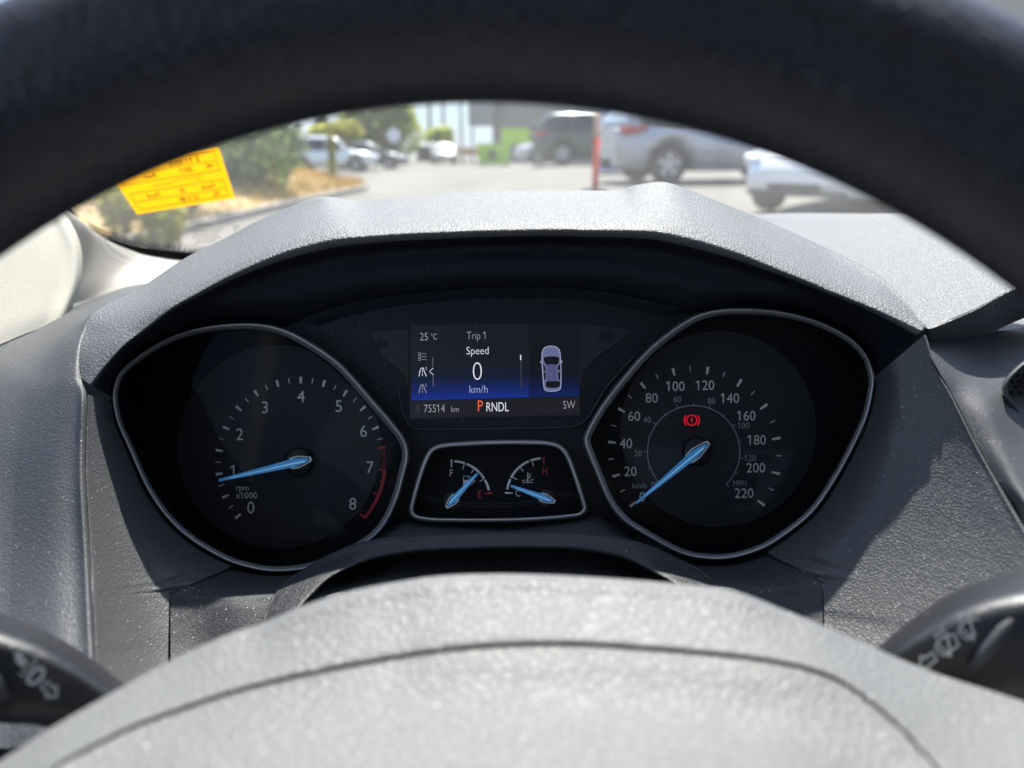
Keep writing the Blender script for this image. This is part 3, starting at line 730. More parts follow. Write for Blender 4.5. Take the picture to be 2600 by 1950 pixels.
for a, L_ in ((20, 70), (37.5, 62), (60, 62)): mk.poly([G(q) for q in tickpoly(fcz, a - 1.5, frr - 3 - L_, frr - 3, 9, 9)], PG - .00003)
mk.poly([G(q) for q in ((612, 326), (635, 326), (628, 410), (614, 410))], PG)
tcz2, trr = (1612, 703), 398
for a0, a1 in ((-82, -65), (-62.5, -23), (-20.5, -4)): arcseg(tcz2, trr - 8, a0, a1, 24)
for a, L_ in ((-62, 66), (-42, 62), (-20, 66)): mk.poly([G(q) for q in tickpoly(tcz2, a + 1.5, trr - 8 - L_, trr - 8, 9, 9)], PG - .00003)
mk.poly([G(q) for q in ((1199, 676), (1285, 684), (1285, 694), (1199, 698))], PG)
# pump and thermometer symbols
mk.stroke([G(q) for q in ((752, 610), (752, 506), (806, 506), (806, 610))], 7 * w4, PG); mk.poly([G(q) for q in ((750, 548), (808, 548), (808, 612), (750, 612))], PG)
mk.stroke([G(q) for q in ((806, 560), (826, 566), (830, 600), (848, 596), (848, 540), (818, 506))], 6 * w4, PG); mk.poly([G(q) for q in ((862, 545), (884, 558), (862, 580))], PG)
mk.stroke([G(q) for q in ((1446, 466), (1446, 548))], 9 * w4, PG); mk.poly(circ(*G((1446, 552)), 12 * w4, 16), PG)
for yy in (484, 504, 524): mk.stroke([G((1448, yy)), G((1480, yy))], 6 * w4, PG)
mk.stroke([G((1385 + i * 4, 550 + 6 * math.sin(i * .55))) for i in range(10)], 6 * w4, PG); mk.stroke([G((1474 + i * 4, 548 + 6 * math.sin(i * .55 + 1))) for i in range(10)], 6 * w4, PG)
mk.stroke([G((1392 + i * 4, 573 + 6 * math.sin(i * .55))) for i in range(29)], 6 * w4, PG)
mk.text('F', *G((622, 472)), 76 * w4, PG, xs=.85); mk.text('C', *G((1340, 690)), 72 * w4, PG, xs=.78)
sub(pod, mk.build('scale_marks', M['print']))
rd.poly([G(q) for q in ((975, 694), (1058, 674), (1060, 700), (975, 699))], PG); rd.poly([G(q) for q in ((1606, 300), (1630, 300), (1626, 382), (1618, 382))], PG)
sub(pod, rd.build('red_marks', M['red'])); rd = MB()
rd.text('E', *G((928, 703)), 76 * w4, PG, xs=.85); rd.text('H', *G((1632, 447)), 78 * w4, PG, xs=.75)
sub(pod, rd.build('warning_letters', M['red']))
for off in (0, 28): ln.stroke([tuple(v)[:2] for v in resample([(*G(p), 0) for p in [(320, 716 + off), (560, 772 + off), (850, 800 + off), (1130, 806 + off), (1400, 788 + off), (1680, 742 + off), (1935, 680 + off)]], 40)], 1.3, PG)
sub(pod, ln.build('dial_lines', M['line']))
for c, tip, tail in (((632, 768), (902, 478), (566, 846)), ((1640, 742), (1264, 610), (1742, 784))):
    h = MB(); h.prism(circ(*G(c), 92 * w4, 40), PG - .0008, PG + .0002); sub(pod, h.build('needle_hub', M['strip']))
    needle(pod, G(tip), G(tail), G(c), 24 * w4, 88 * w4, 62 * w4, d0=PG - .0030)

# black fascia between the dials with arc strip, wings, arrows and the pocket ridge
def right_edge(pts, y): return max((p.x + (q.x - p.x) * (y - p.y) / (q.y - p.y)) for p, q in zip(pts, pts[1:] + pts[:1]) if (p.y - y) * (q.y - y) <= 0 and p.y != q.y)
def left_edge(pts, y): return min((p.x + (q.x - p.x) * (y - p.y) / (q.y - p.y)) for p, q in zip(pts, pts[1:] + pts[:1]) if (p.y - y) * (q.y - y) <= 0 and p.y != q.y)
def lerp_tab(tab, y):
    for (y0, x0), (y1, x1) in zip(tab, tab[1:]):
        if y0 <= y <= y1: return x0 + (x1 - x0) * (y - y0) / (y1 - y0)
    return tab[-1][1]
fp = []; ys = [728 + 4 * i for i in range(159)]
for y in ys:
    l = lerp_tab([(728, 1300), (739, 1120), (752, 1000), (763, 935), (778, 863), (798, 790), (806, 745), (814, 690), (833, 660)], y) if y < 833 else right_edge(tachS, y) - 6
    r = lerp_tab([(728, 1310), (738, 1500), (748, 1571), (762, 1640), (776, 1700), (788, 1780), (800, 1800)], y) if y < 800 else left_edge(spdS, y) + 6
    fp.append([pd(l + (r - l) * i / 20, y, RING + .010) for i in range(21)])
mesh_obj('fascia', [v for r in fp for v in r], grid_faces(len(fp), 21), M['panelblack'], clus, True)
FD = RING + .0092
st = MB()
su = resample([(762, 811, 0), (863, 779, 0), (971, 757, 0), (1134, 739, 0), (1300, 731, 0), (1463, 735, 0), (1571, 749, 0), (1680, 773, 0), (1734, 785, 0)], 60)
sl = resample([(803, 828, 0), (890, 800, 0), (1025, 773, 0), (1188, 757, 0), (1300, 754, 0), (1400, 755, 0), (1490, 762, 0), (1625, 787, 0), (1685, 800, 0)], 60)
st.add([pd(p.x, p.y - 2, FD - .0066) for p in su] + [pd(p.x, p.y, FD) for p in sl] + [pd(p.x, p.y + 6, FD + .002) for p in sl], grid_faces(3, 60))
st.build('arc_strip', M['strip'], clus, True)
wg = MB()
wg.prism([(942, 842), (1038, 835), (1038, 988), (1026, 952), (1005, 930), (971, 905)][::-1], FD, FD + .001)
wg.build('indicator_panel', M['strip'], clus)
wg = MB(); wg.prism([(1467, 822), (1606, 838), (1571, 868), (1506, 914), (1484, 941), (1474, 986), (1467, 1000)][::-1], FD, FD + .001)
wg.build('indicator_panel', M['strip'], clus)
for pts in ([(950, 871), (967, 852), (967, 860), (985, 860), (985, 881), (967, 881), (967, 890)], [(1565, 853), (1541, 832), (1541, 842), (1521, 843), (1521, 865), (1541, 866), (1541, 876)]):
    am = MB(); am.prism(pts, FD - .0003, FD + .0003); am.build('turn_arrow', M['panelblack'], clus)
rgd = MB()
rp = resample([pd(1010, 985, FD), pd(1022, 1045, FD), pd(1040, 1080, FD), pd(1064, 1090, FD), pd(1180, 1090, FD), pd(1300, 1088, FD), pd(1420, 1086, FD), pd(1470, 1079, FD), pd(1500, 1052, FD), pd(1540, 985, FD), pd(1610, 905, FD)], 80)
rgd.tube(rp, .0007, 8); rgd.build('pocket_ridge', M['strip'], clus, True)

# trip screen
scr = MB(); SDp = FD - .0004
scr.prism([(1040, 826), (1470, 820), (1474, 1056), (1040, 1064)], SDp, SDp + .0012)
screen = scr.build('display_screen', None or M['card'], clus)
def screen_mat():
    m = bpy.data.materials.new('screen_backlight'); m.use_nodes = True; b = m.node_tree.nodes['Principled BSDF']
    b.inputs['Base Color'].default_value = (.004, .004, .005, 1); b.inputs['Roughness'].default_value = .35
    uv = N(m, 'ShaderNodeAttribute'); uv.attribute_name = 'scr'
    sp = N(m, 'ShaderNodeSeparateColor'); lk(m, uv.outputs['Color'], sp.inputs[0])
    r = N(m, 'ShaderNodeValToRGB'); e = r.color_ramp.elements
    def lin(c): return (*[s2l(k) for k in c], 1)
    e[0].position = 0; e[0].color = lin((11, 17, 26)); e[1].position = 1; e[1].color = lin((8, 40, 134))
    for p, c in ((.55, (12, 18, 28)), (.72, (7, 19, 46)), (.88, (5, 28, 96))):
        q = e.new(p); q.color = lin(c)
    lk(m, sp.outputs[0], r.inputs[0])
    mu = N(m, 'ShaderNodeMixRGB'); mu.blend_type = 'MULTIPLY'; mu.inputs[0].default_value = 1
    cmb = N(m, 'ShaderNodeCombineColor'); [lk(m, sp.outputs[1], cmb.inputs[k]) for k in range(3)]
    lk(m, r.outputs[0], mu.inputs[1]); lk(m, cmb.outputs[0], mu.inputs[2])
    lk(m, mu.outputs[0], b.inputs['Emission Color']); b.inputs['Emission Strength'].default_value = 1 / 2 ** EXPO
    return m
def screen_part(name, pts_tl_tr_br_bl, mul, d):
    tl, tr, br_, bl = [Vector(q) for q in pts_tl_tr_br_bl]; v = []; cols = []
    for i in range(21):
        a = tl.lerp(bl, i / 20); b = tr.lerp(br_, i / 20)
        for j in range(2):
            q = a.lerp(b, j); v.append(pd(q.x, q.y, d)); cols.append((i / 20, mul, 0, 1))
    me_o = mesh_obj(name, v, grid_faces(21, 2), SCR, None)
    at = me_o.data.color_attributes.new('scr', 'FLOAT_COLOR', 'POINT')
    for i, c in enumerate(cols): at.data[i].color = c
    return sub(screen, me_o)
SCR = screen_mat()
screen_part('screen_area', [D((190, 190)), D((1460, 183)), D((1460, 972)), D((190, 1008))], 1.0, SDp - .0001)
screen_part('screen_area', [D((1462, 183)), D((1985, 180)), D((2000, 962)), D((1462, 972))], .42, SDp - .0001)
bt = MB(); bt.poly([D((190, 1010)), D((2000, 964)), D((2002, 1150)), D((190, 1195))], SDp - .0001); sub(screen, bt.build('status_bar', glow('status_bar_backlight', (22, 20, 26))))
XD = SDp - .0002; txt = {}
def tx(key, t, *a, **k):
    if len(t) > 1 or key in ('orange', 'dim') or a[2] * 4.254 > 100: b = MB(); b.text(t, *a, **k); sub(screen, b.build('readout', M[key]))
    else: txt.setdefault(key, MB()).text(t, *a, **k)
def sk(key, pts, w, cl=False): txt.setdefault(key, MB()).stroke([D(p) for p in pts], w * w4, XD, cl)
def pl_(key, pts): txt.setdefault(key, MB()).poly([D(p) for p in pts], XD)
TI = -.012
tx('grey', '25', *D((325, 318)), 82 * w4, XD, xs=.80, thin=-.012, ang=TI); tx('grey', '\u00b0C', *D((434, 318)), 62 * w4, XD, xs=.74, thin=-.01, ang=TI)
tx('grey', 'Trip 1', *D((888, 305)), 82 * w4, XD, xs=.74, thin=-.016, ang=TI)
tx('white', 'Speed', *D((904, 468)), 82 * w4, XD, xs=.86, thin=-.014, ang=TI)
tx('white', '0', *D((902, 690)), 200 * w4, XD, xs=.84, thin=-.022, ang=TI)
tx('pale', 'km/h', *D((915, 885)), 84 * w4, XD, xs=.84, thin=-.014, ang=TI)
tx('dim', '0', *D((258, 1100)), 82 * w4, XD, xs=.74, thin=-.014, ang=TI); tx('grey', '75514', *D((438, 1093)), 84 * w4, XD, xs=.76, thin=-.012, ang=TI)
tx('grey', 'km', *D((660, 1100)), 66 * w4, XD, xs=.76, thin=-.012, ang=TI)
tx('orange', 'P', *D((935, 1066)), 118 * w4, XD, xs=.74, thin=-.006, ang=TI); tx('white', 'RNDL', *D((1120, 1076)), 98 * w4, XD, xs=.66, thin=-.006, ang=TI)
tx('grey', 'SW', *D((1895, 1054)), 86 * w4, XD, xs=.72, thin=-.014, ang=TI)
for i in range(3):
    y = 502 + i * 31
    sk('grey', [(267, y - 11), (291, y - 11), (291, y + 11), (267, y + 11)], 5, True); sk('grey', [(302, y), (354, y - 1)], 4)
def road(key, y, n_):
    sk(key, [(298, y - 46), (282, y - 10), (272, y + 50)], 7); sk(key, [(318, y - 46), (328, y - 5), (352, y + 48)], 7)
    for a, b in ((-44, -24), (-14, 6), (20, 44)): sk(key, [(307, y + a), (309, y + b)], 6)
    tx(key, n_, *D((348, y - 38)), 30 * w4, XD, xs=.8, ang=TI)
road('white', 698, '1'); road('grey', 880, '2')
sk('white', [(426, 656), (384, 695), (428, 732)], 6)
sk('grey', [(420, 545), (421, 638)], 3); sk('grey', [(422, 745), (427, 860)], 3)
sk('white', [(1370, 515), (1371, 570)], 12); sk('dim', [(1371, 572), (1374, 720), (1379, 878)], 9)
# car seen from above
def cl(p, n=5): return [(v.x, v.y) for v in closed([(x, y, 0) for x, y in p], n)]
body = cl([(1700, 420), (1755, 432), (1790, 470), (1800, 560), (1806, 700), (1804, 840), (1790, 890), (1720, 908), (1650, 902), (1622, 870), (1610, 740), (1602, 620), (1600, 510), (1615, 455), (1650, 428)])
pl_('carb', body[::-1]); txt['grey_'] = MB()
XD2 = XD; XD = XD - .0001
sk('pale', body, 6, True)
pl_('roof', [(1640, 624), (1768, 624), (1762, 700), (1766, 800), (1650, 800), (1646, 700)][::-1])
pl_('card', cl([(1620, 548), (1700, 530), (1782, 545), (1768, 615), (1700, 618), (1642, 616)])[::-1])
pl_('card', cl([(1645, 806), (1715, 800), (1792, 802), (1786, 860), (1715, 872), (1650, 862)])[::-1])
pl_('card', [(1612, 610), (1634, 640), (1640, 690), (1616, 684)]); pl_('card', [(1616, 706), (1640, 700), (1640, 780), (1624, 790)])
pl_('card', [(1800, 604), (1772, 640), (1770, 684), (1800, 676)]); pl_('card', [(1800, 700), (1772, 702), (1776, 780), (1796, 790)])
sk('pale', [(1600, 575), (1584, 590), (1586, 604), (1604, 596)], 5); sk('pale', [(1800, 572), (1820, 586), (1818, 600), (1800, 592)], 5)
sk('carb', [(1640, 470), (1660, 440), (1740, 438), (1764, 468)], 4)
del txt['grey_']
for k, b in txt.items(): sub(screen, b.build({'card': 'car_symbol_glass', 'carb': 'car_symbol', 'pale': 'car_outline'}.get(k, 'menu_symbols'), M[k]))

# clear covers of the two dials and the pod
for o, pts, k, d in ((tach, tachS, 16, RING + .0012), (spd, spdS, 16, RING + .0012)):
    lm = MB(); lm.poly([(q.x, q.y) for q in inset(pts, k - 2)], d); sub(o, lm.build('lens', M['lens']))

# ------------------------------------------------------------------ steering wheel
def rotm():
    a, b = 0.14911, 0.03441
    rx = Matrix(((1, 0, 0), (0, math.cos(a), -math.sin(a)), (0, math.sin(a), math.cos(a))))
    ry = Matrix(((math.cos(b), 0, math.sin(b)), (0, 1, 0), (-math.sin(b), 0, math.cos(b))))
    return ry @ rx
WM = rotm(); WC = Vector((-.00937, -.0946, .11685)); WR, wr = .16946, .0180
def wp(x, y, z):
    q = WM @ Vector((x, y, z)) + WC; return pc(*q)
wheel = tag(emp('steering_wheel_assembly', wp(0, 0, 0)), 'black leather steering wheel with a padded vinyl airbag cover, nearest the viewer', 'steering wheel')
bpy.context.view_layer.update()
v, ns, nk = [], 200, 36
for i in range(ns):
    w = 2 * math.pi * i / ns
    for k in range(nk):
        t = 2 * math.pi * k / nk
        rr = WR + wr * math.cos(t)
        v.append(wp(rr * math.cos(w), rr * math.sin(w), wr * 1.0 * math.sin(t)))
f = [(i * nk + k, ((i + 1) % ns) * nk + k, ((i + 1) % ns) * nk + (k + 1) % nk, i * nk + (k + 1) % nk) for i in range(ns) for k in range(nk)]
mesh_obj('rim', v, f, M['rim'], wheel, True)
sil = [(-200, 2080, .140), (0, 1941, .154), (122, 1862, .160), (317, 1750, .170), (408, 1700, .175), (563, 1628, .181), (660, 1596, .184), (766, 1551, .186), (888, 1514, .188), (1010, 1490, .190), (1132, 1474, .191),
       (1300, 1470, .192), (1503, 1478, .191), (1707, 1494, .190), (1870, 1514, .189), (1992, 1559, .187), (2093, 1600, .184), (2200, 1645, .182), (2370, 1719, .177), (2600, 1795, .170), (2900, 1900, .155)]
seam = [(20, 2110, 0.13275), (130, 1958, 0.14367), (200, 1910, 0.14908), (330, 1845, 0.1555), (410, 1814, 0.1585), (560, 1762, 0.163), (660, 1734, 0.1655), (770, 1709, 0.1675), (900, 1683, 0.1695), (1010, 1664, 0.1715), (1130, 1646, 0.1725), (1307, 1632, 0.1735), (1488, 1632, 0.1735), (1680, 1645, 0.1725), (1850, 1660, 0.171), (1975, 1677, 0.1695), (2070, 1700, 0.168), (2153, 1737, 0.1655), (2270, 1828, 0.15808), (2381, 1947, 0.14767), (2600, 2200, 0.12475)]
fw = Vector((0, 1, 0))
sk2 = [pd(*q) + Vector((0, .022, -.034)) for q in sil]; sk1 = [pd(*q) + Vector((0, .006, -.004)) for q in sil]; s0_ = [pd(*q) for q in sil]
def lerp3(a, b, t, dz=0): return [pd(*[p[i] * (1 - t) + q[i] * t + (dz if i == 2 else 0) for i in range(3)]) for p, q in zip(a, b)]
rows = [sk2, sk1, s0_, lerp3(sil, seam, .25, -.0004), lerp3(sil, seam, .6, -.0006), lerp3(sil, seam, .9, -.0006), [pd(x, y - 4, d + .0002) for x, y, d in seam], [pd(x, y - 1, d + .0001) for x, y, d in seam],
        [pd(x, y + .5, d + .005) for x, y, d in seam]]
patch('hub_surround', rows, M['airbag'], wheel, nr=64, nc=140)
b1 = [(250, 2040, 0.13652), (310, 1990, 0.14105), (350, 1965, 0.14357), (430, 1930, 0.14609), (500, 1905, 0.1482), (620, 1870, 0.1512), (720, 1850, 0.1532), (820, 1835, 0.1547), (930, 1822, 0.1562), (1030, 1812, 0.1572), (1140, 1802, 0.1582), (1300, 1794, 0.1587), (1460, 1794, 0.1587), (1640, 1802, 0.1582), (1780, 1815, 0.1572), (1880, 1830, 0.1562), (1960, 1850, 0.1542), (2030, 1880, 0.15159), (2110, 1940, 0.14657), (2180, 2030, 0.13905), (2330, 2220, 0.12052)]
b2 = [(500, 2300, .117)] + [(560 + 70 * i, 2250 - 8 * i, .122) for i in range(1, 20)] + [(2000, 2380, .109)]
rows = [[pd(x, y + .5, d + .006) for x, y, d in seam], [pd(x, y + 8.5, d + .0006) for x, y, d in seam], [pd(x, y + 12, d - .0006) for x, y, d in seam], [pd(x, y + 40, d - .0034) for x, y, d in seam],
        [pd(*q) for q in b1], [pd(*[(p[i] + q[i]) / 2 - (.0015 if i == 2 else 0) for i in range(3)]) for p, q in zip(b1, b2)], [pd(*q) for q in b2]]
patch('airbag_cover', rows, M['airbag'], wheel, nr=64, nc=140)
# spokes carrying the hub, mostly below the picture
for sgn in (-1, 1):
    sp = MB()
    pth = [wp(sgn * x, y, z) for x, y, z in ((.06, -.075, .022), (.10, -.065, .018), (.14, -.055, .008), (.160, -.050, 0))]
    sp.tube(pth, [.022, .020, .016, .013], 14); sp.build('spoke', M['shroud'], wheel, True)
bk = MB(); bk.tube([wp(0, -.055, .055), wp(0, -.055, .08), wp(0, -.055, .12)], [.045, .045, .04], 24); bk.build('hub_back', M['shroud'], wheel, True)

# ------------------------------------------------------------------ stalks
def stalk(name, stations, label, depth=.0095, seg=28):
    o = tag(emp(name, pd(stations[0][0], (stations[0][1] + stations[0][2]) / 2, stations[0][3])), label, 'stalk'); bpy.context.view_layer.update()
    st = resample([Vector(s[:3]) for s in stations], 30); dp = resample([(s[3], 0, 0) for s in stations], 30)
    ctrs = [((s.x), (s.y + s.z) / 2) for s in st]; vv = []
    for i, s in enumerate(st):
        d = dp[i].x
        a, b = ctrs[max(0, i - 1)], ctrs[min(len(st) - 1, i + 1)]
        t = Vector((b[0] - a[0], b[1] - a[1])).normalized(); nrm = Vector((-t.y, t.x))
        if nrm.y < 0: nrm = -nrm
        h = (s.z - s.y) / 2 * abs(nrm.y)
        for k in range(seg):
            w = 2 * math.pi * k / seg
            c_, s_ = math.cos(w), math.sin(w)
            ex = 2.6
            cc = math.copysign(abs(c_) ** (2 / ex), c_); ss = math.copysign(abs(s_) ** (2 / ex), s_)
            q = Vector(ctrs[i]) + nrm * h * ss
            vv.append(pd(q.x, q.y, d + depth * cc + .017 * max(0, (-ss - .50) / .50) ** 1.3))
    fc = grid_faces(len(st), seg, 0, True)
    fc.append(tuple(range(seg))); fc.append(tuple((len(st) - 1) * seg + k for k in range(seg))[::-1])
    body_ = mesh_obj('lever', vv, fc, M['stalk'], o, True); fix_normals(body_)
    return o
left_st = stalk('light_stalk', [(-260, 1470, 1770, .186), (-120, 1512, 1800, .187), (0, 1557, 1839, .189), (102, 1600, 1852, .192), (203, 1660, 1880, .196), (317, 1742, 1935, .200), (420, 1810, 1960, .206)],
                'black headlight stalk left of the wheel hub with pale lamp and arrow symbols')
right_st = stalk('wiper_stalk', [(2200, 1680, 1800, .214), (2298, 1599, 1792, .209), (2388, 1534, 1790, .206), (2478, 1484, 1790, .203), (2600, 1448, 1790, .199), (2760, 1425, 1800, .194), (2900, 1420, 1810, .19)],
                 'black wiper stalk right of the wheel hub with pale windscreen wiper symbols')
def icons(root, items, ang, c0, k, d):
    ca, sa = math.cos(ang), math.sin(ang); mb = MB()
    def X(p): return (c0[0] + (p[0] * ca - p[1] * sa) * k, c0[1] + (p[0] * sa + p[1] * ca) * k)
    for kind, pts, w in items:
        if kind == 'p': mb.poly([X(p) for p in pts], d)
        elif kind == 'l': mb.stroke([X(p) for p in pts], w * k, d)
        else: mb.stroke([X(p) for p in pts], w * k, d, True)
    mb.build('symbol', M['icon'], root)
arr = [(-24, 0), (-4, -20), (-4, -10), (20, -10), (20, 10), (-4, 10), (-4, 20)]
def sh(p, dx, dy, m=1): return [(x * m + dx, y + dy) for x, y in p]
LA = math.atan2(1750 - 1668, 126 - 45)
icons(left_st, [('p', sh(arr, -52, 0), 0), ('c', [(20 * math.cos(R(a)) * (.8 if math.cos(R(a)) > 0 else .5) + 5, 24 * math.sin(R(a))) for a in range(0, 360, 15)], 8), ('l', [(-12, -20), (-26, -26)], 5),
                ('l', [(-12, -7), (-28, -9)], 5), ('l', [(-12, 7), (-28, 9)], 5), ('l', [(-12, 20), (-26, 26)], 5), ('c', sh(arr, 56, 0, -1), 6)], LA, (86, 1711), 1.02, .1905 - .0101)
def wiper(dx): return [('c', [(dx - 22, 14), (dx - 28, -12), (dx - 14, -22), (dx + 14, -22), (dx + 28, -12), (dx + 22, 14)], 5), ('l', [(dx - 8, 24), (dx + 12, -18)], 5), ('l', [(dx - 10, 26), (dx - 16, -14)], 4), ('l', [(dx - 12, -30), (dx - 6, -40), (dx + 2, -32), (dx + 10, -40), (dx + 16, -30)], 5)]
RA = math.atan2(1563 - 1672, 2511 - 2357)
icons(right_st, [('c', sh(arr, -92, 2), 6)] + wiper(-32) + wiper(36) + [('c', sh(arr, 98, 2, -1), 6), ('l', [(150, 40), (168, 40)], 16), ('l', [(150, 58), (168, 62)], 16)], RA, (2434, 1620), 1.06, .2035 - .0101)
kr = MB(); kr.tube([pd(2466, 1700, .193), pd(2500, 1656, .1922), pd(2545, 1600, .1915), pd(2584, 1548, .1915)], [.0008, .0018, .0018, .0008], 10); kr.build('grip_ridge', M['satin'], right_st, True)
kr = MB(); kr.tube([pd(-46, 1690, .1785), pd(-14, 1725, .1792), pd(8, 1765, .1805), pd(16, 1795, .182)], [.0016, .0022, .0018, .0006], 10); kr.build('grip_ridge', M['satin'], left_st, True)

# ------------------------------------------------------------------ windshield, sticker, front pillar and cabin
from mathutils.bvhtree import BVHTree
def rel(x, y, z): return CAM + Vector((x, y, z))
gv, gn, gm = [], 41, 25
for j in range(gm):
    t = -.22 + 1.22 * j / (gm - 1)
    for i in range(gn):
        s = i / (gn - 1); c = 4 * s * (1 - s)
        b = Vector((-.37 + 1.48 * s, .66 + .20 * c, -.10 + .02 * c)); h = Vector((-.27 + 1.28 * s, .06 + .10 * c, .40 + .04 * c))
        p = b.lerp(h, t) + Vector((0, .03, .05)) * (4 * t * (1 - t) if t > 0 else 0) * .5
        gv.append(rel(*p))
gf = grid_faces(gm, gn)
bvh = BVHTree.FromPolygons(gv, gf)
def on_glass(x, y, off=.002):
    dr_ = (pd(x, y, 1) - CAM).normalized(); h = bvh.ray_cast(CAM, dr_)
    if h[0] is None:
        return pd(x, y, .6)
    return h[0] - dr_ * off
wsh = tag(emp('windshield', rel(.3, .7, -.1)), 'dusty windshield with a black painted border and etched maker marks', 'windshield'); bpy.context.view_layer.update()
mesh_obj('pane', gv, gf, M['windshield'], wsh, True)
fi = [(-60, 330), (60, 440), (120, 485), (176, 525), (217, 573), (250, 596), (282, 606), (334, 622), (398, 632), (499, 641), (560, 645), (700, 650), (900, 652)]
fo_ = [(-90, 350), (20, 445), (90, 500), (150, 540), (205, 588), (246, 612), (282, 628), (334, 646), (398, 657), (480, 663), (560, 668), (700, 672), (900, 675)]
a = resample([on_glass(*p) for p in fi], 60); b = resample([on_glass(*p) for p in fo_], 60)
mesh_obj('frit_band', a + b, grid_faces(2, 60), M['frit'], wsh, True)
dots = MB()
for i in range(46):
    for j in range(3):
        s = i / 45 * 5.6 + 4.2
        p = cat1([Vector((x, y, 0)) for x, y in fi], s)
        q = on_glass(p.x + 4 * (j % 2), p.y - 5 - 6 * j)
        r_ = .0011 - .0003 * j
        dots.add([q + Vector((math.cos(w) * r_, 0, math.sin(w) * r_)) for w in [k * math.pi / 3 for k in range(6)]], [tuple(range(6))])
dots.build('frit_dots', M['frit'], wsh)
et = MB(); gl = lambda x, y: on_glass(x, y, .0025)
et.text('CARLITE', 522, 572, 9, 0, xs=.95, mirror=True, ang=-.12, frame=gl)
for k, (x0, x1) in enumerate(((490, 566), (496, 560), (488, 552), (500, 562), (494, 540))):
    x = x0
    while x < x1:
        w_ = random.uniform(2, 7); y = 584 + k * 7 - (x - 525) * .1
        et.add([gl(x, y), gl(x + w_, y), gl(x + w_, y + 2.6), gl(x, y + 2.6)], [(0, 1, 2, 3)]); x += w_ + 2.5
et.text('AS1', 600, 576, 8, 0, mirror=True, ang=-.12, frame=gl); et.text('M', 598, 585, 6, 0, mirror=True, ang=-.12, frame=gl)
et.build('etched_marks', mat('etched_grey', (.22, .22, .21), .8), wsh)

stk = tag(emp('paper_sticker', on_glass(470, 460, .004)), 'yellow handwritten paper label stuck inside the windshield, seen from behind', 'sticker'); bpy.context.view_layer.update()
tl, tr_, br_, bl_ = Vector((262, 415)), Vector((554, 371)), Vector((597, 503)), Vector((348, 544))
def stp(s, t, off=.0045):
    p = tl.lerp(tr_, s).lerp(bl_.lerp(br_, s), t)
    return on_glass(p.x, p.y, off + .0012 * math.sin(3.1 * s) * math.sin(3.1 * t))
v = [stp(i / 14, j / 10) for j in range(11) for i in range(15)]
mesh_obj('paper', v, grid_faces(11, 15), M['yellow'], stk, True)
def stf(x, y): return stp(x / 300, y / 135, .0052)
ink = MB(); pale = MB()
def sline(mb, pts, w):
    n = len(pts)
    for (x0, y0), (x1, y1) in zip(pts, pts[1:]):
        dx, dy = x1 - x0, y1 - y0; L = math.hypot(dx, dy) or 1; nx, ny = -dy / L * w / 2, dx / L * w / 2
        k = max(1, int(L / 20))
        for i in range(k):
            a0, a1 = i / k, (i + 1) / k
            mb.add([stf(x0 + dx * a0 + nx, y0 + dy * a0 + ny), stf(x0 + dx * a1 + nx, y0 + dy * a1 + ny), stf(x0 + dx * a1 - nx, y0 + dy * a1 - ny), stf(x0 + dx * a0 - nx, y0 + dy * a0 - ny)], [(0, 1, 2, 3)])
for rect in ((16, 10, 284, 60), (16, 84, 284, 126)):
    x0, y0, x1, y1 = rect; sline(ink, [(x0, y0), (x1, y0), (x1, y1), (x0, y1), (x0, y0)], 1.6)
sline(ink, [(16, 35), (284, 35)], 1.4); sline(ink, [(16, 106), (284, 106)], 1.4)
for t, x, y, h, w in (('S 1130/S', 200, 24, 15, 1.1), ('YR', 262, 46, 11, 1.1), ('2017', 196, 47, 12, 1.0), ('Red', 96, 47, 13, 1.1), ('Focus', 235, 95, 12, 1.0), ('SE', 160, 95, 11, 1.0), ('Ford', 76, 96, 12, 1.1), ('HL', 250, 116, 12, 1.0), ('33 H 88', 170, 117, 12, 1.0)):
    ink.text(t, x, y, h, 0, xs=w, mirror=True, frame=stf, ang=random.uniform(-.05, .05), thin=.015)
for t, x, y, h in (('MODEL NO STOCK', 190, 67, 6), ('COLOUR YEAR', 120, 73, 6), ('LIC NO', 220, 76, 5)):
    pale.text(t, x, y, h, 0, mirror=True, frame=stf)
ink.build('handwriting', M['ink'], stk); pale.build('printed_lines', M['inkpale'], stk)

cab = tag(emp('cabin_lining', rel(-.3, .4, -.2)), 'cream fabric front pillar trim left of the dashboard and the cabin lining behind it', 'cabin lining'); bpy.context.view_layer.update()
def gdep(x, y): 
    p = on_glass(x, y, 0) - CAM
    return p.y * cth - p.z * sth
edge = [(620, 664), (540, 662), (468, 659), (410, 653), (350, 643), (289, 622), (246, 600), (205, 567), (156, 531), (100, 480), (30, 410)]
edge_d = [(x, y, gdep(x, y) - .012) for x, y in edge]
low = [(560, 706, .60), (480, 712, .575), (400, 722, .55), (330, 738, .53), (240, 772, .50), (160, 812, .475), (96, 842, .455), (40, 865, .44), (0, 882, .425), (-60, 900, .41), (-140, 900, .39)]
low = [(x, y, e[2] * .93) for (x, y, d), e in zip(low, edge_d)]
midp = [(a[0] * .5 + b[0] * .5, a[1] * .5 + b[1] * .5, a[2] * .5 + b[2] * .5 - .004) for a, b in zip(edge_d, low)]
edge_d = [(x - 2, y + 4, d) for x, y, d in edge_d]
eb = [(x, y, d + .009) for x, y, d in edge_d]
patch('pillar_base_trim', [eb, edge_d, midp, low], M['trim'], cab, nr=24, nc=60)
fold_ = [(140, 520, .50), (168, 555, .50), (190, 596, .497), (202, 640, .492), (203, 690, .484), (193, 740, .474), (174, 792, .462), (160, 830, .455)]
foldb = [(x + 5, y, d + .10) for x, y, d in fold_]
fm = [(x - 60, y + 4, d - .022) for x, y, d in fold_]
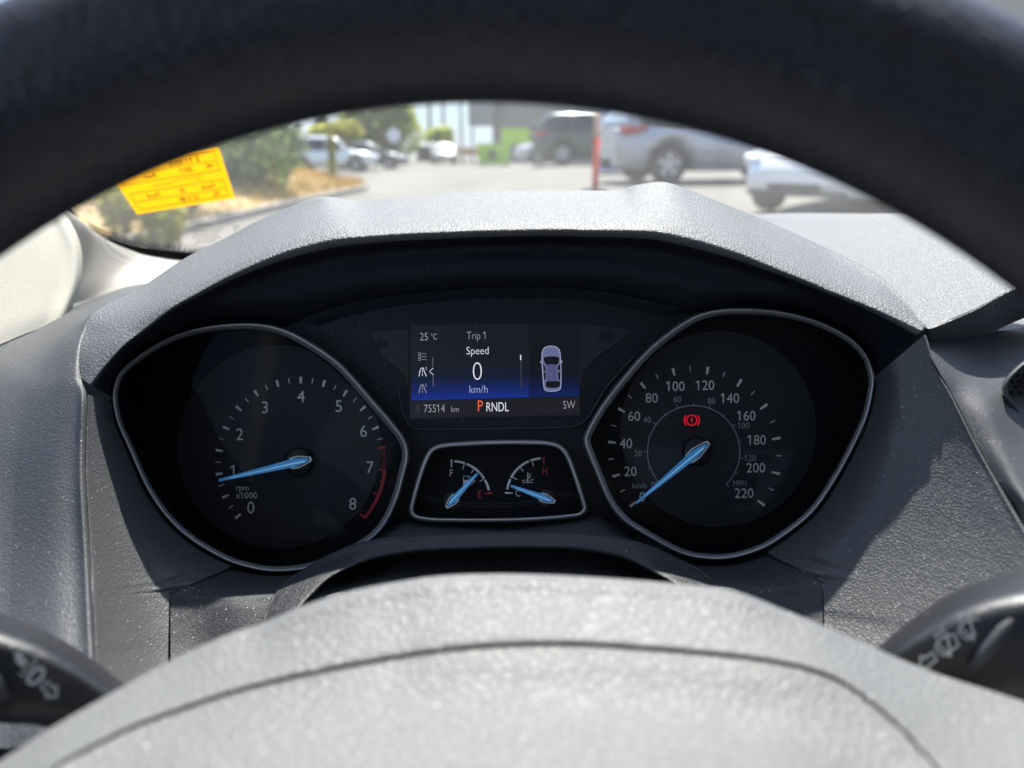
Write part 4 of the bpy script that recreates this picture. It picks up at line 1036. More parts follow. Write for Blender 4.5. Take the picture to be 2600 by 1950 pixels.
fl = [(-300, 330, .40), (-300, 420, .40), (-300, 520, .395), (-300, 620, .385), (-300, 720, .375), (-300, 820, .365), (-300, 930, .355), (-300, 1000, .35)]
fm2 = [tuple(a[i] * .5 + b[i] * .5 for i in range(3)) for a, b in zip(fm, fl)]
patch('pillar_fabric', [foldb, fold_, fm, [(x, y, d - .006) for x, y, d in fm2], fl], M['fabric'], cab, nr=36, nc=40)
pv = MB()
L0, L1 = Vector((-.40, .62, -.08)), Vector((-.315, .06, .40))
pv.tube([rel(*L0.lerp(L1, k / 6)) for k in range(7)], .035, 10); pv.build('pillar', M['head'], cab, True); pv = MB()
R0, R1 = Vector((1.15, .62, -.08)), Vector((1.05, .06, .40))
pv.tube([rel(*R0.lerp(R1, k / 6)) for k in range(7)], .035, 10)
pv.build('pillar', M['head'], cab, True)
hl = MB()
hl.add([rel(x, y, z + .02 * math.sin(math.pi * i / 10)) for j, (y, z) in enumerate(((.10, .405), (-.2, .43), (-.8, .44), (-1.4, .42), (-1.9, .36))) for i, x in enumerate([-.34 + 1.42 * k / 10 for k in range(11)])], grid_faces(5, 11))
hl.build('headliner', M['head'], cab, True)
def slab(name, c, d, m): mb = MB(); mb.box(rel(*c), d, 0); return mb.build(name, m, cab)
slab('door_panel', (-.46, -.45, -.45), (.06, 2.5, .70), M['seat']); slab('door_panel', (1.22, -.45, -.45), (.06, 2.5, .70), M['seat'])
slab('floor', (.38, -.4, -.88), (1.8, 2.8, .06), M['seat']); slab('firewall', (.38, .92, -.50), (1.8, .06, .72), M['seat'])
slab('rear_wall', (.38, -1.75, -.40), (1.8, .06, .9), M['seat'])
slab('rear_seat', (.38, -1.45, -.30), (1.4, .18, .75), M['seat'])
slab('door_pillar', (-.42, -.62, .13), (.05, .16, .55), M['head']); slab('door_pillar', (1.18, -.62, .13), (.05, .16, .55), M['head'])
slab('roof_rail', (-.37, -.85, .40), (.06, 2.1, .05), M['head']); slab('roof_rail', (1.12, -.85, .40), (.06, 2.1, .05), M['head'])
sb_ = MB()
for xx in (0, .76):
    sb_.add([rel(xx + sx * w_, y, z) for (y, z, w_) in ((-.42, -.62, .25), (-.55, -.2, .26), (-.62, .12, .20), (-.66, .30, .13), (-.78, .30, .13), (-.76, .12, .20), (-.70, -.2, .26), (-.60, -.62, .25)) for sx in (-1, 1)],
            [(i * 2, i * 2 + 1, ((i + 1) % 8) * 2 + 1, ((i + 1) % 8) * 2) for i in range(8)] + [tuple(range(0, 16, 2)), tuple(range(15, 0, -2))])
sb_.build('front_seat', M['seat'], cab)
# lower dashboard body that closes the space under the visible surfaces
lb = MB()
lb.add([rel(x, y, z) for (y, z) in ((.30, -.30), (.44, -.20), (.66, -.16), (.90, -.12), (.92, -.5), (.36, -.6)) for x in (-.44, 1.2)], [(i * 2, i * 2 + 1, ((i + 1) % 6) * 2 + 1, ((i + 1) % 6) * 2) for i in range(6)] + [(0, 2, 4, 6, 8, 10), (11, 9, 7, 5, 3, 1)])
lb.build('lower_body', M['black'], dash)
# rear shelf of the dash between the cowl and the glass
v = [];
for j in range(8):
    t = j / 7
    for i in range(30):
        s = i / 29; c = 4 * s * (1 - s)
        v.append(rel(-.40 + 1.52 * s, .43 + (.23 + .20 * c) * t, -.105 - .02 * math.sin(math.pi * t) + .012 * c * t))
mesh_obj('rear_shelf', v, grid_faces(8, 30), M['vinyl'], dash, True)

# ------------------------------------------------------------------ outside: ground
def ss(t): t = max(0, min(1, t)); return t * t * (3 - 2 * t)
def gz(x, y):
    amp = .55 + .0075 * max(0, min(y, 27) - 13)
    return CAM.z - 1.28 + amp * ss((x + 3) / 5) * ss((y - 4) / 9) * (1 - ss((y - 29) / 9))
gx = [-1500, -600, -250, -120, -70] + [-50 + 1.0 * i for i in range(101)] + [70, 120, 250, 600, 1500]
gy = [-60, -20, -5] + [-2 + 1.0 * i for i in range(62)] + [70, 90, 130, 200, 350, 700, 1800]
gnd = mat('old_asphalt', (.17, .155, .135), .9); vary(gnd, (.135, .126, .108), .16, .35)
mesh_obj('ground', [Vector((x, y, gz(x, y))) for y in gy for x in gx], grid_faces(len(gy), len(gx)), gnd, None, True)['kind'] = 'structure'

def px_x(x, y): return (x - CX) / F * y      # sideways place of a photo column at a distance y (close enough for far things)
# kerb and dry bank on the left
kb = MB()
kp = [(-5.0, 9.0), (-4.9, 12), (-4.75, 16), (-4.5, 20), (-4.3, 22.5), (-4.7, 24), (-6.5, 25), (-10, 25.6)]
kp = [(q.x, q.y) for q in resample([(x, y, 0) for x, y in kp], 60)]
vv = []
for i, (x, y) in enumerate(kp):
    a, b = kp[max(0, i - 1)], kp[min(59, i + 1)]; t = Vector((b[0] - a[0], b[1] - a[1])).normalized(); nx, ny = -t.y, t.x
    z = gz(x, y)
    for o_, h in ((0, -.05), (0, .13), (.02, .15), (.16, .15), (.16, -.05)): vv.append(Vector((x + nx * o_, y + ny * o_, z + h)))
kb.add(vv, grid_faces(60, 5))
tag(kb.build('kerb', mat('kerb_concrete', (.22, .20, .18), .9), None, False), kind='structure')
bkv = []; bn = 40
for j in range(14):
    for i in range(bn):
        x, y = kp[int(i * 52 / (bn - 1))]; t = j / 13
        bkv.append(Vector((x - .15 - 5.5 * t, y - (.0 if y < 22 else (y - 21) * .5 * t), gz(x, y) + .12 + .55 * ss(t * 2.2) + .06 * random.random() - (.3 * t if j == 13 else 0))))
soil = mat('dry_soil', (.30, .22, .12), 1); vary(soil, (.33, .24, .12), .3, 1.5)
tag(mesh_obj('dry_bank', bkv, grid_faces(14, bn), soil, None, True), kind='structure')
gmat = mat('dry_grass', (.50, .34, .11), .9); vary(gmat, (.62, .42, .12), .3, .8)
gr = MB()
for k in range(5200):
    i = random.randrange(0, 52 * 14); t = random.random() ** 1.6
    x, y = kp[min(51, i // 14)]; x = x - .25 - 3.6 * t + random.uniform(-.15, .15); y += random.uniform(-.3, .3) - (0 if y < 22 else 1.5 * t)
    if y > 24.5: continue
    z = gz(x, y) + .1 + .55 * ss((3.6 * t + .1) / 2.5); h = random.uniform(.12, .34) * (1.0 if y > 15 else .5); w = random.uniform(.01, .025)
    lx, ly = random.uniform(-.16, .16), random.uniform(-.16, .16); a = random.uniform(0, 3.14); cx_, sy_ = math.cos(a) * w, math.sin(a) * w
    gr.add([(x - cx_, y - sy_, z), (x + cx_, y + sy_, z), (x + lx * .5 + cx_ * .6, y + ly * .5 + sy_ * .6, z + h * .6), (x + lx, y + ly, z + h)], [(0, 1, 2), (0, 2, 3)])
tag(gr.build('dry_grass', gmat), kind='stuff')

# ------------------------------------------------------------------ vegetation
def leafmat(name, col, tr=.35):
    m = mat(name, col, .6, spec=.3); r = vary(m, col, .45, 1.1, 3); nt = m.node_tree
    b = nt.nodes['Principled BSDF']; t = N(m, 'ShaderNodeBsdfTranslucent'); lk(m, r.outputs[0], t.inputs[0])
    ms = N(m, 'ShaderNodeMixShader'); ms.inputs[0].default_value = tr
    lk(m, b.outputs[0], ms.inputs[1]); lk(m, t.outputs[0], ms.inputs[2]); lk(m, ms.outputs[0], nt.nodes['Material Output'].inputs[0]); return m
LF = {'dark': leafmat('leaf_dark', (.085, .115, .045)), 'olive': leafmat('leaf_olive', (.36, .41, .09), .72), 'yellow': leafmat('leaf_yellow_green', (.36, .36, .06), .55), 'mid': leafmat('leaf_mid', (.20, .29, .09), .55)}
bark = mat('bark', (.10, .08, .06), .9); vary(bark, (.11, .085, .065), .35, 6)
def leaves(mb, lobes, n, size):
    tot = sum(r[3] * r[4] * r[5] for r in lobes)
    for cx_, cy_, cz_, ra_, rb_, rc_ in lobes:
        for k in range(int(n * ra_ * rb_ * rc_ / tot)):
            while True:
                u = Vector((random.uniform(-1, 1), random.uniform(-1, 1), random.uniform(-1, 1)))
                if .12 < u.length_squared < 1: break
            u = u.normalized() * (u.length ** .6)
            p = Vector((cx_ + u.x * ra_, cy_ + u.y * rb_, cz_ + u.z * rc_)); s = size * random.uniform(.6, 1.4)
            a = Vector((random.uniform(-1, 1), random.uniform(-1, 1), random.uniform(-.6, .6))).normalized() * s
            b = a.cross(Vector((random.uniform(-1, 1), random.uniform(-1, 1), random.uniform(-1, 1)))).normalized() * s * .6
            mb.add([p - a, p + b * .7, p + a, p - b * .7], [(0, 1, 2, 3)])
def plant(name, cat_, label, x, y, lobes, n, size, leaf, trunk_h=1.5, trunk_r=.12, stems=1, group=None):
    z = gz(x, y); o = tag(emp(name, (x, y, z)), label, cat_, group); bpy.context.view_layer.update()
    mb = MB(); leaves(mb, [(x + l[0], y + l[1], z + l[2], *l[3:]) for l in lobes], n, size); mb.build('crown', LF[leaf], o)
    tb = MB()
    for s in range(stems):
        l = lobes[s % len(lobes)]; dx = random.uniform(-.2, .2) * (stems > 1)
        tb.tube([(x + dx, y, z - .1), (x + dx * 1.5 + l[0] * .2, y + l[1] * .2, z + trunk_h * .5), (x + l[0] * .7, y + l[1] * .7, z + l[2] * .8 + .01), (x + l[0], y + l[1], z + l[2] + l[5] * .4)], [trunk_r, trunk_r * .8, trunk_r * .5, trunk_r * .15], 8)
    tb.build('trunk', bark, o, True); return o
def lobes_rand(n, rx, rz, zc, r0, r1):
    out = []
    for i in range(n):
        a = random.uniform(0, 6.28); q = random.random() ** .5
        out.append((math.cos(a) * q * rx, math.sin(a) * q * rx, zc + random.uniform(-1, 1) * rz, *(3 * [0])))
        r = random.uniform(r0, r1); out[-1] = out[-1][:3] + (r, r, r * random.uniform(.7, .95))
    return out
random.seed(11)
plant('bushy_tree', 'tree', 'dense green bushy tree on the dry bank, right of the yellow label', -7.0, 18.0, lobes_rand(18, 1.4, 1.3, 1.85, .8, 1.15), 9500, .12, 'mid', 1.3, .14, 4)
plant('bushy_tree', 'tree', 'dark green bushy tree behind the yellow label', -6.7, 14.0, lobes_rand(13, 1.2, 1.2, 1.7, .65, 1.0), 5200, .09, 'mid', 1.3, .13, 4)
plant('evergreen_tree', 'tree', 'dull dark evergreen beside the white wagon', px_x(708, 25), 25, lobes_rand(12, .5, 1.3, 2.2, .5, .75), 4200, .12, 'dark', 1.6, .14, 2)
plant('shrub', 'shrub', 'dark low shrub at the kerb just under the yellow label', -6.0, 12.2, lobes_rand(7, .7, .25, .55, .35, .5), 2200, .06, 'dark', .4, .05, 3)
plant('shrub', 'shrub', 'yellow green shrub at the windshield corner, right one of the pair', px_x(425, 10.0), 10.0, lobes_rand(5, .18, .25, .42, .22, .3), 1300, .05, 'yellow', .3, .03, 3)
plant('shrub', 'shrub', 'yellow green shrub at the windshield corner, left one of the pair', px_x(330, 9.6), 9.6, lobes_rand(4, .12, .28, .42, .18, .25), 900, .05, 'yellow', .3, .03, 3)
plant('broadleaf_tree', 'tree', 'tall olive green tree behind the parked cars', px_x(985, 60), 60, [(0, 0, 3.4, 2.7, 2.2, 2.6), (-1.8, 0, 2.6, 1.8, 1.6, 1.8), (1.6, 0, 2.2, 1.6, 1.6, 1.8), (.3, 0, 5.6, 2.0, 1.8, 1.8), (-.8, -.5, 4.6, 1.6, 1.5, 1.6), (1.2, -.4, 4.0, 1.5, 1.4, 1.6)], 5200, .24, 'olive', 3, .25, 3)
plant('broadleaf_tree', 'tree', 'low yellow green tree left of the tall olive tree', px_x(885, 56), 56, lobes_rand(7, 1.5, .5, 1.75, .8, 1.2), 2400, .2, 'yellow', 1.6, .14, 2)
plant('conifer_tree', 'tree', 'small dark conifer above the white wagon', px_x(844, 70), 70, [(0, 0, 1.6, .9, .9, 1.2), (0, 0, 3.0, .7, .7, 1.2), (0, 0, 4.3, .45, .45, 1.0)], 1500, .2, 'dark', 2, .15, 1)
plant('broadleaf_tree', 'tree', 'distant small green tree behind the light poles', px_x(1128, 80), 80, lobes_rand(5, .9, .5, 2.4, .8, 1.1), 1300, .24, 'olive', 1.6, .14, 1)
wd = tag(emp('tall_weed', (px_x(862, 23.5), 23.5, gz(-5, 23.5))), 'tall thin yellow weed standing in front of the white wagon', 'weed'); bpy.context.view_layer.update()
mb = MB(); x, y, z = wd.location
leaves(mb, [(x, y, z + .7, .13, .13, .45), (x + .02, y, z + 1.25, .12, .12, .45)], 700, .06); mb.build('foliage', LF['yellow'], wd)
mb = MB(); mb.tube([(x, y, z - .05), (x + .02, y, z + .8), (x, y, z + 1.6)], [.02, .014, .005], 6); mb.build('stem', bark, wd)

# ------------------------------------------------------------------ cars
def paint(name, col, rough=.28, metal=.3): 
    m = mat(name, col, rough, metal, coat=.6); return m
CG = mat('car_glass', (.012, .014, .016), .06, spec=.6); TY = M['rubber']; RIMM = mat('alloy_rim', (.50, .50, .51), .3, .7); HLM = mat('headlamp', (.75, .77, .8), .12, .2); TLM = mat('tail_lamp', (.42, .015, .02), .2); BLK = M['black']; PLT = mat('grille', (.02, .02, .022), .45)
def car(name, label, loc, rz, kind, col, group='parked cars in the lot', rims=RIMM):
    """front towards local +X"""
    P = paint(name + '_paint', col)
    if kind == 'wagon':
        L, W, H = 4.7, 1.86, 1.70
        lower = [(-2.33, .45, .95), (-2.25, .30, 1.02), (-1.3, .24, 1.06), (0, .24, 1.05), (.95, .24, 1.02), (1.6, .26, .98), (2.1, .30, .88), (2.33, .42, .70)]
        roof = [(-2.22, 1.06), (-2.05, 1.45), (-1.75, 1.64), (-1.0, 1.70), (0, 1.69), (.45, 1.58), (1.02, 1.10), (1.12, 1.02)]; wx = (-1.36, 1.38); wrad = .36
    else:
        L, W, H = 4.55, 1.80, 1.46
        lower = [(-2.26, .45, .90), (-2.18, .28, .98), (-1.4, .22, .98), (0, .20, .95), (.9, .20, .93), (1.5, .22, .88), (2.05, .24, .76), (2.22, .30, .64), (2.30, .40, .54)]
        roof = [(-1.95, .98), (-1.35, 1.25), (-.85, 1.40), (-.2, 1.46), (.25, 1.42), (.7, 1.20), (1.15, .94), (1.2, .92)]; wx = (-1.34, 1.34); wrad = .33
    o = tag(emp(name, loc, rz), label, 'car', group)
    def B(mb, nm, m, par=o, smooth=False): return mb.build(nm, m, par, smooth, False)
    b = MB(); lw = resample([(x, z0, z1) for x, z0, z1 in lower], 48); vv = []
    for i, q in enumerate(lw):
        x, z0, z1 = q; t = abs(x) / (L / 2); w = W / 2 * (1 - .34 * max(0, t - .70) ** 1.6 / .30 ** 1.6)
        arch_ = 0
        for wxx in wx:
            if abs(x - wxx) < wrad * 1.18: arch_ = max(arch_, math.sqrt((wrad * 1.18) ** 2 - (x - wxx) ** 2) + wrad)
        zb = max(z0, min(arch_, z1 - .12)); zm = max((z0 + z1) / 2, zb + .02)
        prof_ = [(w * .55, z0), (w * .90, max(z0, zb - .05) if arch_ == 0 else zb), (w * .985, zb + .04), (w, zm), (w * .985, z1 - .10), (w * .93, z1 - .015), (w * .6, z1 + .02), (0, z1 + .03)]
        vv += [Vector((x, -yy, zz)) for yy, zz in prof_] + [Vector((x, yy, zz)) for yy, zz in prof_[-2::-1]]
    k = 15; b.add(vv, grid_faces(48, k)); b.add(vv[:k], [tuple(range(k))]); b.add(vv[-k:], [tuple(range(k))[::-1]])
    fix_normals(B(b, 'body', P, smooth=True))
    def roofz(x):
        for (x0, z0), (x1, z1) in zip(roof, roof[1:]):
            if x0 <= x <= x1: return z0 + (z1 - z0) * (x - x0) / (x1 - x0)
        return roof[-1][1]
    rp_ = resample([(x, 0, z) for x, z in roof], 40); vv = []; zbelt = 1.02 if kind == 'wagon' else .94
    for q in rp_:
        x, z = q.x, q.z; h = max(0, (z - zbelt) / (H - zbelt)); wt = W / 2 * (.90 - .22 * h)
        vv += [Vector((x, -W / 2 * .90, zbelt - .05)), Vector((x, -wt - .01, z - .06 * h)), Vector((x, -wt * .82, z + .0)), Vector((x, 0, z + .025)), Vector((x, wt * .82, z)), Vector((x, wt + .01, z - .06 * h)), Vector((x, W / 2 * .90, zbelt - .05))]
    c = MB(); c.add(vv, grid_faces(40, 7)); fix_normals(B(c, 'roof', P, smooth=True))
    # side windows
    for sgn in (-1, 1):
        xs0, xs1 = (-1.95, .78) if kind == 'wagon' else (-1.35, .82)
        for a0, a1 in ((xs0, xs0 + (xs1 - xs0) * .32), (xs0 + (xs1 - xs0) * .345, xs0 + (xs1 - xs0) * .66), (xs0 + (xs1 - xs0) * .685, xs1)):
            n = 8; top, bot = [], []
            for i in range(n + 1):
                x = a0 + (a1 - a0) * i / n; z = roofz(x) - .13; h = max(0, (z - zbelt) / (H - zbelt))
                bot.append(Vector((x, sgn * (W / 2 * .90 + .012), zbelt + .03))); top.append(Vector((x, sgn * (W / 2 * (.90 - .22 * h) + .018), max(z, zbelt + .04))))
            g = MB(); g.add(bot + top, grid_faces(2, n + 1)); B(g, 'window', CG)
    for nm_, (i0, i1) in (('windscreen', (-3, -1)), ('rear_window', (0, 2))):
        pr = roof[i0:] if i0 < 0 else roof[i0:i1 + 1]
        pr = pr[:-1] if i0 < 0 else pr
        (x0, z0), (x1, z1) = pr[0], pr[-1]; off = .02
        g = MB(); dx = off if i0 < 0 else -off
        g.add([Vector((x0 + dx, s * W * (.31 if z0 > z1 else .37), z0 + (.02 if z0 > z1 else .03))) for s in (-1, 1)] + [Vector((x1 + dx, s * W * (.37 if z0 > z1 else .31), z1 + .03)) for s in (-1, 1)], [(0, 1, 3, 2)])
        B(g, nm_, CG)
    for wxx in wx:
        for sgn in (-1, 1):
            t = MB(); pr = [(wrad * .62, .10), (wrad * .94, .11), (wrad, .07), (wrad, -.07), (wrad * .94, -.11)]; vv = []; n = 28
            for r_, yy in pr: vv += [Vector((wxx + r_ * math.cos(2 * math.pi * i / n), sgn * (W / 2 - .13 + yy), wrad + r_ * math.sin(2 * math.pi * i / n))) for i in range(n)]
            t.add(vv, grid_faces(len(pr), n, 0, True)); wo = B(t, 'wheel', TY, smooth=True)
            r = MB(); yo = sgn * (W / 2 - .045); yi = sgn * (W / 2 - .09)
            ring_ = [(wrad * .66, yo), (wrad * .58, yo - sgn * .01), (wrad * .56, yi)]; vv = []
            for r_, yy in ring_: vv += [Vector((wxx + r_ * math.cos(2 * math.pi * i / n), yy, wrad + r_ * math.sin(2 * math.pi * i / n))) for i in range(n)]
            r.add(vv, grid_faces(3, n, 0, True))
            for s in range(5):
                a = 2 * math.pi * s / 5 + .3
                for da in (-.16, .16):
                    ca, sa = math.cos(a + da), math.sin(a + da); na, nb = -sa * .028, ca * .028
                    r.add([Vector((wxx + q * ca + e * na, yo - sgn * .005, wrad + q * sa + e * nb)) for q in (.03, wrad * .6) for e in (-1, 1)], [(0, 1, 3, 2)])
            r.add([Vector((wxx + .06 * math.cos(i * .5236), yo, wrad + .06 * math.sin(i * .5236))) for i in range(12)], [tuple(range(12))])
            B(r, 'alloy_rim', rims, wo)
            dk = MB(); dk.add([Vector((wxx + wrad * .64 * math.cos(2 * math.pi * i / n), yi, wrad + wrad * .64 * math.sin(2 * math.pi * i / n))) for i in range(n)], [tuple(range(n))]); B(dk, 'brake_disc', BLK, wo)
    fx, fz = (2.12, .74) if kind == 'wagon' else (2.05, .64)
    for sgn in (-1, 1):
        h = MB(); h.tube([Vector((fx + .16, sgn * .48, fz - .02)), Vector((fx + .10, sgn * .64, fz + .01)), Vector((fx - .12, sgn * .78, fz + .05)), Vector((fx - .36, sgn * .86, fz + .08))], [.055, .085, .075, .02], 12); B(h, 'headlight', HLM, smooth=True)
        h = MB(); rx_, rz_ = (-2.27, .98) if kind == 'wagon' else (-2.2, .82)
        h.tube([Vector((rx_ + .02, sgn * .56, rz_)), Vector((rx_ + .05, sgn * .74, rz_)), Vector((rx_ + .18, sgn * .85, rz_ + .02)), Vector((rx_ + .42, sgn * .90, rz_ + .03))], [.05, .085, .075, .03], 12); B(h, 'taillight', TLM, smooth=True)
        h = MB(); h.tube([Vector((.78, sgn * .90, zbelt + .04)), Vector((.76, sgn * 1.02, zbelt + .09)), Vector((.74, sgn * 1.06, zbelt + .09))], [.05, .09, .05], 10); B(h, 'mirror', P, smooth=True)
        for xd in (.12, -.92): h = MB(); h.box((xd, sgn * (W / 2 * .99), zbelt - .14), (.16, .05, .025)); B(h, 'door_handle', P)
    h = MB(); h.box((fx + .19, 0, fz - .18), (.06, .95, .15)); h.box((fx + .17, 0, fz - .36), (.06, 1.2, .06)); B(h, 'grille', PLT)
    return o
def put(x, y): return (x, y, gz(x, y))
car('parked_wagon', 'white wagon parked far off on the left, facing right', put(px_x(862, 39.5), 39.5), 0, 'wagon', (.78, .78, .76))
car('parked_sedan', 'dark grey sedan showing its nose past the white wagon', put(px_x(1046, 44) - 2.3, 44), 0, 'sedan', (.06, .065, .07))
car('parked_sedan', 'small silver sedan far away, seen nose on at the end of the lane', put(px_x(1134, 58), 58), R(-80), 'sedan', (.35, .35, .35))
car('parked_sedan', 'silver sedan peeking out left of the dark green wagon', put(px_x(1312, 32) + 2.2, 32), R(180), 'sedan', (.50, .51, .53))
car('parked_wagon', 'dark green wagon with a red tail lamp behind the orange post', put(px_x(1350, 27) + 2.35, 27), 0, 'wagon', (.045, .085, .065))
car('parked_wagon', 'silver grey wagon just right of the orange post, its tail towards the post', put(1.95 + 2.2, 15.9), R(12), 'wagon', (.40, .405, .43))
car('parked_sedan', 'pale silver sedan nearest on the right, its nose half hidden by the wheel rim', put(4.95, 10.6), R(180 + 44), 'sedan', (.74, .76, .78))
car('parked_sedan', 'silver sedan half hidden behind the shrubs at far left', put(-9.6, 13.2), R(-40), 'sedan', (.55, .56, .57))

# ------------------------------------------------------------------ posts, poles, bins, buildings
po = tag(emp('marker_post', put(px_x(1504, 13), 13)), 'orange flexible marker post with a pale upper band on a round base', 'post'); bpy.context.view_layer.update()
x, y, z = po.location
mb = MB(); mb.tube([(x, y, z + .02), (x + .005, y, z + .5), (x, y, z + .88)], [.062, .060, .057], 16); mb.build('post_tube', mat('orange_plastic', (.85, .065, .02), .45), po, True)
mb = MB(); mb.tube([(x, y, z + .88), (x + .01, y, z + 1.28)], [.055, .050], 16); mb.build('reflective_band', mat('faded_band', (.62, .36, .26), .5), po, True)
mb = MB(); mb.tube([(x, y, z - .02), (x, y, z + .05), (x, y, z + .07)], [.24, .20, .09], 20); mb.build('base', TY, po, True)
def pole(name, label, xx, yy, h, r, m, arm=None, group=None):
    o = tag(emp(name, put(xx, yy)), label, 'pole', group); bpy.context.view_layer.update(); x, y, z = o.location
    mb = MB(); mb.tube([(x, y, z - .1), (x, y, z + h * .5), (x, y, z + h)], [r, r * .85, r * .7], 10); mb.build('shaft', m, o, True)
    if arm:
        mb = MB(); mb.box((x, y, z + h - .5), (2.2, .12, .14)); mb.box((x, y, z + h - 1.3), (1.6, .12, .12)); mb.build('crossarm', m, o)
    else:
        mb = MB(); mb.tube([(x, y, z + h - .1), (x - .8, y, z + h + .05), (x - 1.5, y, z + h)], [.06, .07, .10], 8); mb.build('lamp_arm', m, o, True)
    return o
wood = mat('pole_wood', (.20, .17, .14), .9); galv = mat('galvanised', (.52, .53, .54), .5, .3)
pole('utility_pole', 'weathered utility pole above the white wagon', px_x(784, 75), 75, 8, .16, wood, True, 'utility poles along the street')
pole('utility_pole', 'wooden utility pole right of the olive tree, left one of the two there', px_x(1103, 85), 85, 10, .20, wood, True, 'utility poles along the street')
pole('utility_pole', 'wooden utility pole right of the olive tree, right one of the two there', px_x(1136, 90), 90, 10, .18, wood, True, 'utility poles along the street')
pole('light_pole', 'pale grey lamp pole left of the lime green bin', px_x(1178, 55), 55, 7, .13, galv)
sg = tag(emp('round_sign', put(px_x(1015, 47), 47)), 'white round sign on a dark post in front of the olive tree', 'sign'); bpy.context.view_layer.update(); x, y, z = sg.location
mb = MB(); mb.tube([(x, y, z), (x, y, z + 1.5)], .06, 8); mb.box((x, y + .02, z + 1.15), (.55, .06, .4)); mb.build('sign_post', mat('dark_green_paint', (.03, .05, .04), .5), sg)
mb = MB(); mb.tube([(x, y - .06, z + 1.85), (x, y, z + 1.85)], .40, 24); mb.build('sign_face', mat('white_sign', (.8, .8, .8), .4), sg)
lime = mat('lime_paint', (.36, .62, .015), .5); lime2 = mat('lime_panel', (.38, .60, .02), .5)
bn_ = tag(emp('waste_bin', put(px_x(1257, 50), 50)), 'lime green waste bin with a round dark emblem, by the grey building', 'bin'); bpy.context.view_layer.update(); x, y, z = bn_.location
mb = MB()
mb.add([Vector((x + sx * w_, y + sy * d_, z + h)) for h, w_, d_ in ((.12, .92, .6), (1.30, 1.06, .75)) for sy in (-1, 1) for sx in (-1, 1)], [(0, 2, 3, 1), (4, 5, 7, 6), (0, 1, 5, 4), (2, 6, 7, 3), (0, 4, 6, 2), (1, 3, 7, 5)])
for k in (-.7, .7): mb.box((x + k, y - .71, z + .75), (.08, .10, 1.0))
mb.build('container', lime, bn_)
mb = MB(); mb.box((x, y, z + 1.36), (2.2, 1.6, .10)); mb.build('lid', lime, bn_)
mb = MB(); mb.tube([(x - .1, y - .80, z + .72), (x - .1, y - .66, z + .72)], .30, 20); mb.build('emblem', mat('emblem_dark', (.05, .10, .03), .6), bn_)
mb = MB()
for k in (-.75, .75): mb.tube([(x + k, y - .45, z + .09), (x + k + .07, y - .45, z + .09)], .09, 10)
mb.build('caster', TY, bn_)
bd = tag(emp('lime_signboard', put(px_x(1309, 54), 54)), 'lime green signboard raised on two posts beside the green bin', 'signboard'); bpy.context.view_layer.update(); x, y, z = bd.location
mb = MB(); mb.box((x, y, z + 1.9), (1.95, .12, 1.0)); mb.build('board', lime2, bd)
mb = MB(); mb.tube([(x - .7, y + .1, z), (x - .7, y + .1, z + 2.2)], .06, 8); mb.build('leg', galv, bd); mb = MB(); mb.tube([(x + .7, y + .1, z), (x + .7, y + .1, z + 2.2)], .06, 8); mb.build('leg', galv, bd)
def siding(name, col, sc_=9):
    m = mat(name, col, .7); b = m.node_tree.nodes['Principled BSDF']; w = N(m, 'ShaderNodeTexWave', Scale=sc_); lk(m, coords(m), w.inputs['Vector'])
    bu = N(m, 'ShaderNodeBump'); bu.inputs['Distance'].default_value = .05; lk(m, w.outputs['Fac'], bu.inputs['Height']); lk(m, bu.outputs[0], b.inputs['Normal']); return m
bl = tag(emp('grey_building', put(8, 62)), 'low grey commercial building with an overhanging canopy behind the green bin', 'building'); bpy.context.view_layer.update()
z = gz(8, 62); mb = MB(); mb.box((9.2, 66, z + 2.7), (21.5, 8, 5.4)); mb.build('wall', siding('grey_cladding', (.27, .265, .24), 1.5), bl)
mb = MB(); mb.box((-2.4, 63, z + 4.4), (1.9, 5, 3.2)); mb.build('canopy', mat('canopy_grey', (.31, .31, .30), .7), bl)
mb = MB(); mb.box((9.2, 66, z + 5.5), (21.9, 8.4, .25)); mb.build('roof_edge', mat('roof_trim', (.12, .12, .12), .7), bl)
mb = MB()
for k in range(5): mb.box((2.5 + k * 4, 61.95, z + 1.7), (2.2, .12, 1.8))
mb.build('window', CG, bl)
mb = MB(); mb.tube([(-3.1, 61, z), (-3.1, 61, z + 2.8)], .10, 10); mb.build('canopy_post', galv, bl)
b2_ = tag(emp('clad_building', put(20, 30)), 'tall grey metal clad building seen past the upper right of the wheel rim', 'building'); bpy.context.view_layer.update()
z = gz(20, 30); mb = MB(); mb.box((21.5, 33, z + 3.2), (15, 12, 6.4)); mb.build('wall', siding('pale_cladding', (.36, .36, .32), 6), b2_)
mb = MB(); mb.box((21.5, 33, z + 6.55), (15.2, 12.2, .3)); mb.build('roof_edge', mat('roof_trim_pale', (.25, .25, .24), .7), b2_)
mb = MB(); mb.box((17.5, 26.96, z + 1.1), (1.1, .10, 2.2)); mb.build('door', CG, b2_)
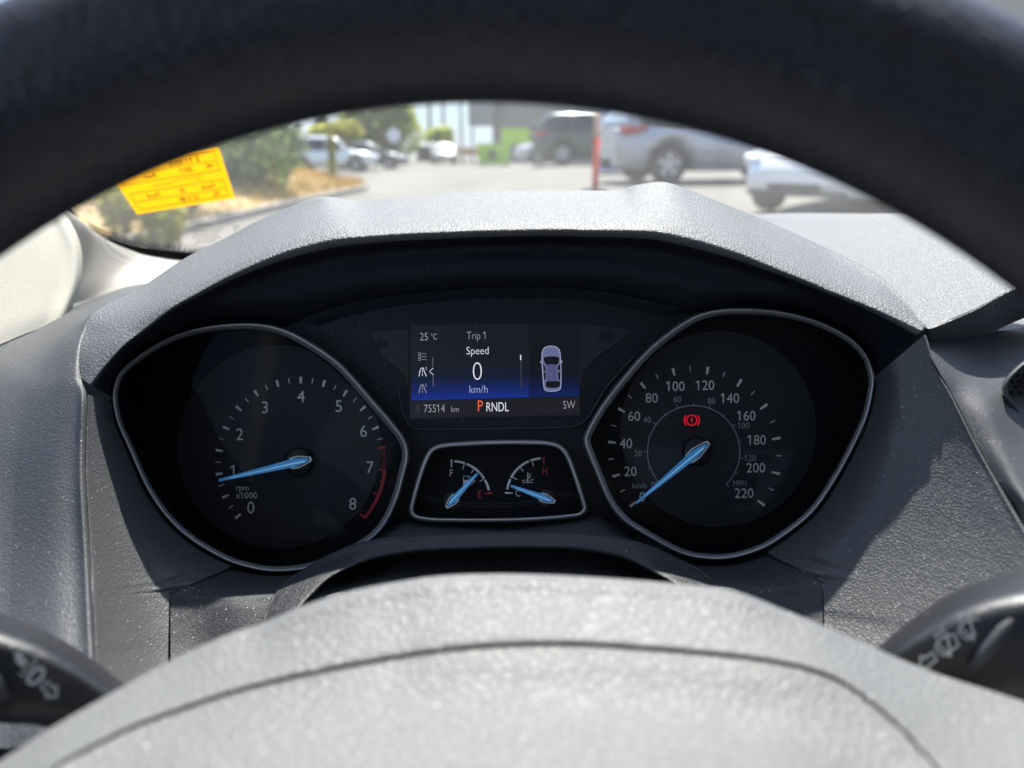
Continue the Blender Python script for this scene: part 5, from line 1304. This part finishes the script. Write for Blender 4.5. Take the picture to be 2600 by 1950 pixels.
of = tag(emp('barrier_fence', put(px_x(1177, 70), 70)), 'orange barrier fence at the far end of the lane', 'fence'); bpy.context.view_layer.update(); x, y, z = of.location
mb = MB(); mb.box((x, y, z + .75), (3.4, .06, .65)); mb.build('mesh_panel', mat('orange_net', (.62, .30, .07), .7), of)
for k in range(4): mb = MB(); mb.tube([(x - 1.5 + k, y + .06, z), (x - 1.5 + k, y + .06, z + 1.15)], .04, 8); mb.build('fence_post', galv, of)
ct = tag(emp('storage_shed', put(px_x(1103, 66), 66)), 'dark grey storage shed between the olive tree and the lamp pole', 'shed'); bpy.context.view_layer.update(); x, y, z = ct.location
mb = MB(); mb.box((x, y, z + .62), (2.1, 2, 1.24)); mb.build('wall', siding('shed_cladding', (.13, .13, .14), 4), ct)
mb = MB(); mb.add([(x + a * 1.15, y + b * 1.1, z + 1.24 + (.25 if b == 0 else 0)) for b in (-1, 0, 1) for a in (-1, 1)], [(0, 1, 3, 2), (2, 3, 5, 4)]); mb.build('roof', mat('shed_roof', (.16, .16, .17), .7), ct)
mb = MB(); mb.box((x, y - 1.01, z + .5), (.8, .05, 1.0)); mb.build('door', mat('shed_door', (.09, .09, .1), .6), ct)
bt_ = tag(emp('portable_toilet', put(px_x(1541, 20), 20)), 'blue portable cabin between the dark green and grey wagons', 'portable cabin'); bpy.context.view_layer.update(); x, y, z = bt_.location
blue = mat('blue_plastic', (.06, .14, .50), .5)
mb = MB(); mb.box((x, y, z + 1.05), (.55, .6, 2.0)); mb.build('shell', blue, bt_)
mb = MB(); mb.box((x, y - .32, z + 1.0), (.42, .05, 1.8)); mb.build('door', mat('blue_door', (.08, .17, .52), .5), bt_)
mb = MB(); mb.add([(x + a * .31, y + b * .34, z + 2.05 + c) for c, k in ((0, 1), (.12, .6)) for b in (-k, k) for a in (-k, k)], [(0, 1, 3, 2), (4, 6, 7, 5), (0, 4, 5, 1), (2, 3, 7, 6), (0, 2, 6, 4), (1, 5, 7, 3)]); mb.build('roof', mat('white_roof', (.6, .62, .65), .5), bt_)
